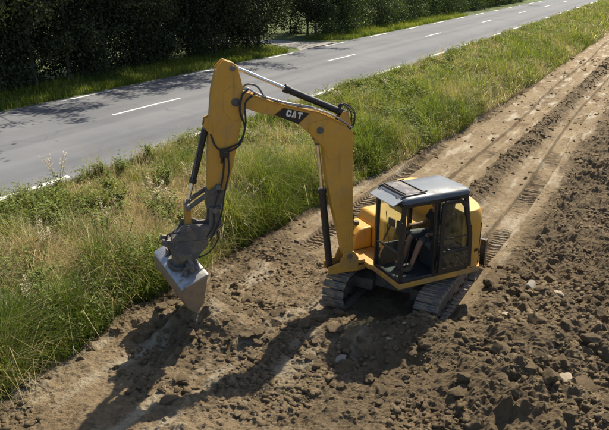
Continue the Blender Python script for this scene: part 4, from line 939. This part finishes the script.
for n, y0, y1, wmul, lmul in ((110000, 3.0, 15.5, 1.0, 1.0), (70000, 15.5, 31, 1.6, .95), (42000, 31, 62, 2.8, .95), (26000, 62, 150, 5.5, 1.0)):
    x, y, t, z = verge_points(n, y0, y1)
    d = dryness(x, y, t); dry = rng.random(n) < d * .9
    clump = smooth(-.25, .25, fbm(x * 1.6, y * 1.6, 3, 85))
    tall = (.88 - .52 * smooth(.15, .85, t)) * (0.5 + .8 * clump) * (1 + .25 * (y < 9) * (t < .5)) * (1 - .25 * smooth(.35, .8, d)) * (.75 + 1.1 * np.clip(fbm(x * .45, y * .45, 2, 95) + .25, 0, 1))
    L_ = lmul * tall * rng.uniform(.55, 1.25, n); W_ = wmul * rng.uniform(.006, .013, n); az = rng.uniform(0, 6.28, n); lean = rng.uniform(.15, 1.3, n)
    tint = np.clip(.40 + .9 * fbm(x * .7, y * .7, 3, 87) + .30 * d - .30 * (t < .55) * smooth(11, 8.5, y) + rng.normal(0, .16, n), 0, 1)
    P_ = np.stack([x, y, z], 1); g_ = ~dry & (rng.random(n) < (.45 + .55 * clump) * (1 - .75 * smooth(.45, .85, d)))
    gb.blades(P_[g_], L_[g_], W_[g_], lean[g_], az[g_], tint[g_])
    sbd.blades(P_[dry], L_[dry] * 1.1, W_[dry] * .8, lean[dry] * 1.35, az[dry], np.clip(rng.normal(.5, .25, dry.sum()), 0, 1), .2)
# tall bleached stalks standing over the rest
for n, y0, y1, wm in ((2600, 3, 16, .8), (2600, 16, 36, 1.3), (1800, 36, 90, 2.4)):
    x, y, t, z = verge_points(n, y0, y1); k_ = fbm(x * .6, y * .6, 3, 97) > .0; x, y, z = x[k_], y[k_], z[k_]; m_ = len(x)
    sbd.blades(np.stack([x, y, z], 1), rng.uniform(.5, 1.05, m_), wm * rng.uniform(.005, .009, m_), rng.uniform(.05, .6, m_), rng.uniform(0, 6.28, m_), rng.uniform(.3, 1, m_))
# short turf on the far side of the road
n = 60000; y = 8 + 70 * rng.random(n) ** 1.3; x = -21.85 - 3.2 * rng.random(n) ** 1.2
ok = ~((np.abs(y - 41.2) < 3.0 + 1.8 * np.exp(-(-21.7 - x) / 1.2)))
x, y = x[ok], y[ok]; n = len(x); z = np.interp(-x, -fx, fz)
gb.blades(np.stack([x, y, z], 1), rng.uniform(.12, .40, n) * (1 + .5 * (x < -23.2)), rng.uniform(.015, .03, n), rng.uniform(.2, 1.2, n), rng.uniform(0, 6.28, n), np.clip(.5 + .7 * fbm(x * .5, y * .5, 2, 89) + rng.normal(0, .15, n), 0, 1))
tag(mesh_obj('green_grass', gb.mesh('green_grass'), M['grass']), 'long green grass covering the road banks', 'grass', kind='stuff')
tag(mesh_obj('dry_grass', sbd.mesh('dry_grass'), M['straw']), 'bleached dry straw tangled in the grass bank', 'grass', kind='stuff')
# broad leaved ground cover
for n, y0, y1, mul in ((8200, 3.0, 17, 1.0), (5600, 17, 34, 1.4), (3400, 34, 80, 2.2), (900, 80, 150, 4)):
    x, y, t, z = verge_points(n, y0, y1)
    keep = rng.random(n) < np.clip(.42 + 2.4 * fbm(x * .75, y * .75, 3, 91) - .45 * (dryness(x, y, t) > .5), .03, 1); x, y, t, z = x[keep], y[keep], t[keep], z[keep]
    for k in range(len(x)):
        m_ = 12; h = rng.uniform(.15, .62) * (1.3 if t[k] < .5 else .85); hh = h * rng.random(m_) ** .7; a_ = rng.uniform(0, 6.28, m_)
        P_ = np.stack([x[k] + .07 * np.cos(a_) * rng.random(m_), y[k] + .07 * np.sin(a_) * rng.random(m_), z[k] + hh], 1)
        D_ = np.stack([np.cos(a_), np.sin(a_), rng.uniform(-.3, .7, m_)], 1)
        wb.leaves(P_, D_, np.tile([0, 0, 1.], (m_, 1)), mul ** .7 * rng.uniform(.06, .14, m_), mul ** .7 * rng.uniform(.025, .05, m_), np.clip(rng.normal(.5, .22, m_) + .3 * (hh / h - .5), 0, 1))
tag(mesh_obj('leafy_weeds', wb.mesh('leafy_weeds'), M['weed']), 'low broad leaved weeds mixed into the grass bank', 'weeds', kind='stuff')

# single tall weeds that stand out of the bank
def weed_plant(name, x, y, h, n_st, label, seed=False, mat='weed'):
    r_ = np.random.default_rng(int(abs(x * 131 + y * 977)))
    root = link(bpy.data.objects.new(name, None)); z = float(verge_z(np.array(x), np.array(y))); root.location = (x, y, z)
    tag(root, label, 'plant'); st_ = MB(); lv = Blades()
    for k in range(n_st):
        a_ = r_.uniform(0, 6.28); sp = r_.uniform(.15, .75) * h * (.75 if not seed else .5); hk = h * r_.uniform(.55, 1.0); ox, oy = r_.normal(0, .05 * h, 2)
        def at(v): return (ox * min(1, v * 3) + math.cos(a_) * sp * max(v, 0) ** 1.6, oy * min(1, v * 3) + math.sin(a_) * sp * max(v, 0) ** 1.6, hk * v)
        st_.tube([at(v) if v > 0 else (ox * .2 * k / n_st, oy * .2, -.03) for v in np.linspace(0, 1, 6)], [.007, .006, .005, .004, .003, .002], 5)
        if seed:
            sd_ = Blades(); m_ = 40; q_ = r_.uniform(.62, 1.02, m_); c_ = np.array([at(v) for v in q_]); aa = r_.uniform(0, 6.28, m_)
            sd_.leaves(c_ + .016 * r_.standard_normal((m_, 3)), np.stack([np.cos(aa), np.sin(aa), r_.uniform(.1, 1, m_)], 1), np.tile([0, 0, 1.], (m_, 1)), r_.uniform(.03, .07, m_), r_.uniform(.012, .022, m_), r_.random(m_))
            tag(mesh_obj('seed_head', sd_.mesh('seed_head'), M['seed'], root), kind='stuff')
        m_ = 8 if seed else 34; q_ = r_.uniform(.10, .6 if seed else 1.0, m_); aa = r_.uniform(0, 6.28, m_); c_ = np.array([at(v) for v in q_])
        lv.leaves(c_, np.stack([np.cos(aa), np.sin(aa), r_.uniform(-.3, .8, m_)], 1), np.tile([0, 0, 1.], (m_, 1)), .17 * r_.uniform(.5, 1, m_) * (1.15 - .6 * q_), .055 * r_.uniform(.6, 1.1, m_), np.clip(r_.normal(.75, .2, m_), 0, 1))
    st_.build('stem', M[mat] if not seed else M['straw'], root)
    mesh_obj('foliage', lv.mesh('foliage'), M[mat], root)
    return root
def on_bank(px, py):
    z = .4
    for _ in range(6): x, y = px_ground(px, py, z); z = float(verge_z(np.array(min(x, -7)), np.array(y)))
    return min(max(x, ROAD_N + .3), float(bank_x(np.array(y))) - .12), y
weeds = [(172, 300, .95, 9, 'leafy bright green weed clump growing right behind the bucket'), (370, 176, .8, 8, 'bright green weed clump behind the cab roof beside the boom'), (385, 160, .7, 7, 'leafy weed on the bank edge above the cab roof'),
         (415, 132, .8, 7, 'tall dark weed midway up the bank behind the cab'), (437, 116, .9, 6, 'upright weed on the bank above the track strip'), (457, 118, .7, 7, 'dark bushy weed at the bank foot beside the track strip'),
         (412, 95, .8, 6, 'weed in the middle of the bank right of the boom'), (372, 110, .8, 7, 'grey green weed on the bank behind the bend of the boom'), (148, 262, .8, 8, 'green weed clump left of the bucket'),
         (120, 208, .75, 7, 'leafy weed between the dry straw and the left grass'), (60, 228, .8, 8, 'broad leafy weed in the grass at the left'), (88, 172, .6, 8, 'grey green weed near the road edge at the left'),
         (40, 290, .9, 8, 'leafy weed in the long grass at the lower left'), (122, 176, .6, 7, 'low leafy weed below the edge line at the left'), (150, 160, .7, 7, 'weed by the road edge left of the stick'), (520, 62, .9, 6, 'small weed at the bank foot far to the right'), (478, 88, .9, 6, 'weed on the far part of the bank')]
for px, py, h, ns, lab in weeds:
    x, y = on_bank(px, py); weed_plant('weed_plant', x, y, h, ns, lab)
for px, py, h, ns, lab in [(27, 182, 1.15, 5, 'pale feathery seed stalks against the road at the left edge'), (500, 62, 1.6, 5, 'tall dry seed stalks rising above the far bank'), (387, 92, 1.0, 4, 'thin dry stalks near the road edge right of the boom'),
                           (45, 262, .9, 5, 'pale drooping grass heads in the left weeds'), (158, 205, .9, 5, 'straw coloured stalks beside the bucket cylinder'), (30, 320, .8, 5, 'pale grass heads at the lower left edge')]:
    x, y = on_bank(px, py); weed_plant('seed_stalk', x, y, h, ns, lab, True)

# more rank weeds along the bank, alike enough to share a label
for k in range(64):
    y = 4.5 + 46 * rng.random() ** 1.4; t = rng.uniform(.04, .9); bx = float(bank_x(np.array(y))); x = bx + (ROAD_N + .2 - bx) * t
    dry_ = k % 3 == 0
    o = weed_plant('seed_stalk' if dry_ else 'weed_plant', x, y, rng.uniform(.55, 1.0) * (1.1 if t < .5 else .85) * (1 + .006 * y), 5 if dry_ else 7, 'dry seed stalks standing among the green grass of the bank' if dry_ else 'rank leafy weed standing among the grass of the bank', dry_)
    o['group'] = 'dry stalks on the bank' if dry_ else 'rank weeds on the bank'

# ------------------------------------------------------------------ trees and hedge beyond the road
def tree_meshes(seed, H, spread, trunk_r, n_leaf, low, leaf=.16, high=1.0):
    r_ = random.Random(seed); g2 = np.random.default_rng(seed)
    tb = MB(); tips = []
    lean = (r_.uniform(-.09, .09), r_.uniform(-.09, .09))
    tp = [Vector((lean[0] * H * q + .35 * math.sin(q * 5 + seed) * q, lean[1] * H * q + .10 * math.cos(q * 4 + seed) * q, H * .92 * q - .15)) for q in np.linspace(0, 1, 9)]
    tb.tube(tp, [trunk_r * (1.25 if k == 0 else 1.0) * (1 - .85 * k / 8) for k in range(9)], 9)
    nb = 22
    for k in range(nb):
        q = low + (1 - low) * (k + r_.random()) / nb; i = min(int(q * 8), 7); p = tp[i].lerp(tp[i + 1], q * 8 - i)
        a_ = r_.uniform(0, 6.28); l_ = spread * (1.05 - .65 * abs(q - .45)) * r_.uniform(.6, 1.1) * (high if q > .55 else 1); up_ = r_.uniform(.1, .6)
        e1 = p + Vector((math.cos(a_) * l_ * .5, math.sin(a_) * l_ * .5, l_ * up_ * .35)); e2 = p + Vector((math.cos(a_ + .2) * l_, math.sin(a_ + .2) * l_, l_ * up_ * .9))
        tb.tube([p, e1, e2], [trunk_r * .30 * (1.2 - q), trunk_r * .2 * (1.2 - q), .012], 5)
        for w_ in (.45, .7, .9, 1.05): tips.append((p.lerp(e2, w_), .30 + .30 * r_.random()))
        for _ in range(2):
            b_ = e1 + Vector((r_.uniform(-.5, .5), r_.uniform(-.5, .5), r_.uniform(-.3, .5))) * l_ * .7
            tb.tube([e1, b_], [.03, .008], 4); tips.append((b_, .45))
    tips += [(tp[-1], .5), (tp[-2], .5)]
    T = np.array([t[0][:] for t in tips]); S = np.array([t[1] for t in tips]); i = g2.integers(0, len(T), n_leaf)
    P_ = T[i] + g2.standard_normal((n_leaf, 3)) * (S[i] * .62)[:, None]; P_[:, 2] = np.maximum(P_[:, 2], .1)
    D_ = g2.standard_normal((n_leaf, 3)); D_[:, 2] -= .4
    lv = Blades(); ctint = g2.normal(.5, .16, len(T))[i]
    lv.leaves(P_, D_, g2.standard_normal((n_leaf, 3)), leaf * g2.uniform(.6, 1.25, n_leaf), leaf * .62 * g2.uniform(.6, 1.2, n_leaf), np.clip(ctint + g2.normal(0, .16, n_leaf), 0, 1))
    tm = tb.mesh('trunk'); tm.materials.append(M['bark']); return tm, lv.mesh('crown')
def tree(meshes, name, x, y, sc, rot, mat, label, group, cat='tree', parts=('trunk', 'crown')):
    root = link(bpy.data.objects.new(name, None)); root.location = (x, y, meadow_z(x, y) - .02); root.scale = (sc, sc, sc * random.uniform(.92, 1.08)); root.rotation_euler.z = rot
    tag(root, label, cat, group)
    a_ = link(bpy.data.objects.new(parts[0], meshes[0]), root)
    c_ = link(bpy.data.objects.new(parts[1], meshes[1]), root)
    if not meshes[1].materials: meshes[1].materials.append(mat)
    return root
TA = [tree_meshes(11 + k, 10.5, 2.4, (.13, .09, .11, .07)[k], 15000, (.22, .14, .18, .10)[k], .18, 3.1) for k in range(4)]
TS = [tree_meshes(31 + k, 3.4, 1.35, .06, 5200, .02, .13) for k in range(3)]
TB = [tree_meshes(51 + k, 2.6, 1.3, .05, 4200, .02, .13) for k in range(2)]
for k, (x, y, sc) in enumerate(((-46, 66, .75), (-50, 72, .8), (-55, 70, .85), (-52, 80, .8), (-60, 84, .9))):
    tree(TA[k % 3], 'meadow_tree', x, y, sc, k * 1.7, M['leaf_dark'], f'{["nearest", "second", "third", "fourth", "farthest"][k]} tree of the group beyond the meadow seen through the drive gap', 'trees beyond the meadow')
ordn = ['first', 'second', 'third', 'fourth', 'fifth', 'sixth', 'seventh', 'eighth', 'ninth', 'tenth', 'eleventh', 'twelfth', 'thirteenth', 'fourteenth', 'fifteenth', 'sixteenth', 'seventeenth', 'eighteenth', 'nineteenth', 'twentieth']
for k, (x, y, sc) in enumerate(((-31.5, 47.6, 1.25), (-35, 49.5, 1.35), (-29, 49.0, 1.2))):
    tree(TS[k], 'drive_shrub', x, y, sc, k * 2.0, M['leaf_dark'], ['dark shrub lining the right side of the gravel drive behind the stout tree', 'dark shrub farthest up the right side of the gravel drive', 'dark shrub nearest the road on the right side of the drive'][k], 'shrubs along the drive', 'shrub', ('stem', 'foliage'))
tree(TS[1], 'drive_shrub', -30.5, 37.6, 1.3, .7, M['leaf_dark'], 'dark shrub lining the left side of the gravel drive', 'shrubs along the drive', 'shrub', ('stem', 'foliage'))
ty = 12.0; k = 0
while ty < 37.5:
    tree(TA[(k * 3 + k // 3) % 4], 'roadside_tree', -24.6 + random.uniform(-.6, .5), ty, random.uniform(.85, 1.1), random.uniform(0, 6.28), M['leaf_dark'], f'dark roadside tree, {ordn[k]} from the left in the row across the road', 'dark trees across the road')
    ty += random.uniform(1.8, 2.5); k += 1
ty = 13.0; k = 0
while ty < 37.6:
    tree(TS[k % 3], 'hedge_shrub', (-26.2 if k % 3 else -24.7) + random.uniform(-.5, .4), ty, random.uniform(.8, 1.4), random.uniform(0, 6.28), M['leaf_dark'], f'dark hedge shrub at the grass edge, {ordn[k]} from the left under the trees', 'shrubs under the dark trees', 'shrub', ('stem', 'foliage'))
    ty += random.uniform(1.3, 1.75); k += 1
tree(TA[1], 'roadside_tree', -24.7, 45.6, 1.1, 1.0, M['leaf_dark'], 'stout dark tree standing at the right side of the gravel drive', 'trees right of the drive')
for k, (x, y, sc) in enumerate(((-26.5, 47.5, 1.0), (-25.5, 50, 1.0), (-26.0, 54, .95), (-27, 59, 1.05), (-26, 66, .95), (-27.5, 74, 1.0), (-27, 84, 1.05), (-27, 96, 1.05), (-26, 110, 1.1))):
    tree(TA[(k + 2) % 3], 'roadside_tree', x, y, sc * .8, k * 1.3, M['leaf_dark'], f'tree {["closest to", "second past", "third past", "fourth past", "fifth past", "sixth past", "seventh past", "eighth past", "ninth and farthest past"][k]} the gravel drive along the road', 'trees right of the drive')
for k in range(20):
    tree(TB[k % 2], 'bush', -24.6 + random.uniform(-.5, .3), 46.8 + 2.3 * k * (1 + .03 * k), random.uniform(.9, 1.25) * (1 + .02 * k), k * 2.1, M['leaf_mid'], f'green roadside bush, {ordn[k]} past the gravel drive', 'bushes right of the drive', 'bush', ('stem', 'foliage'))
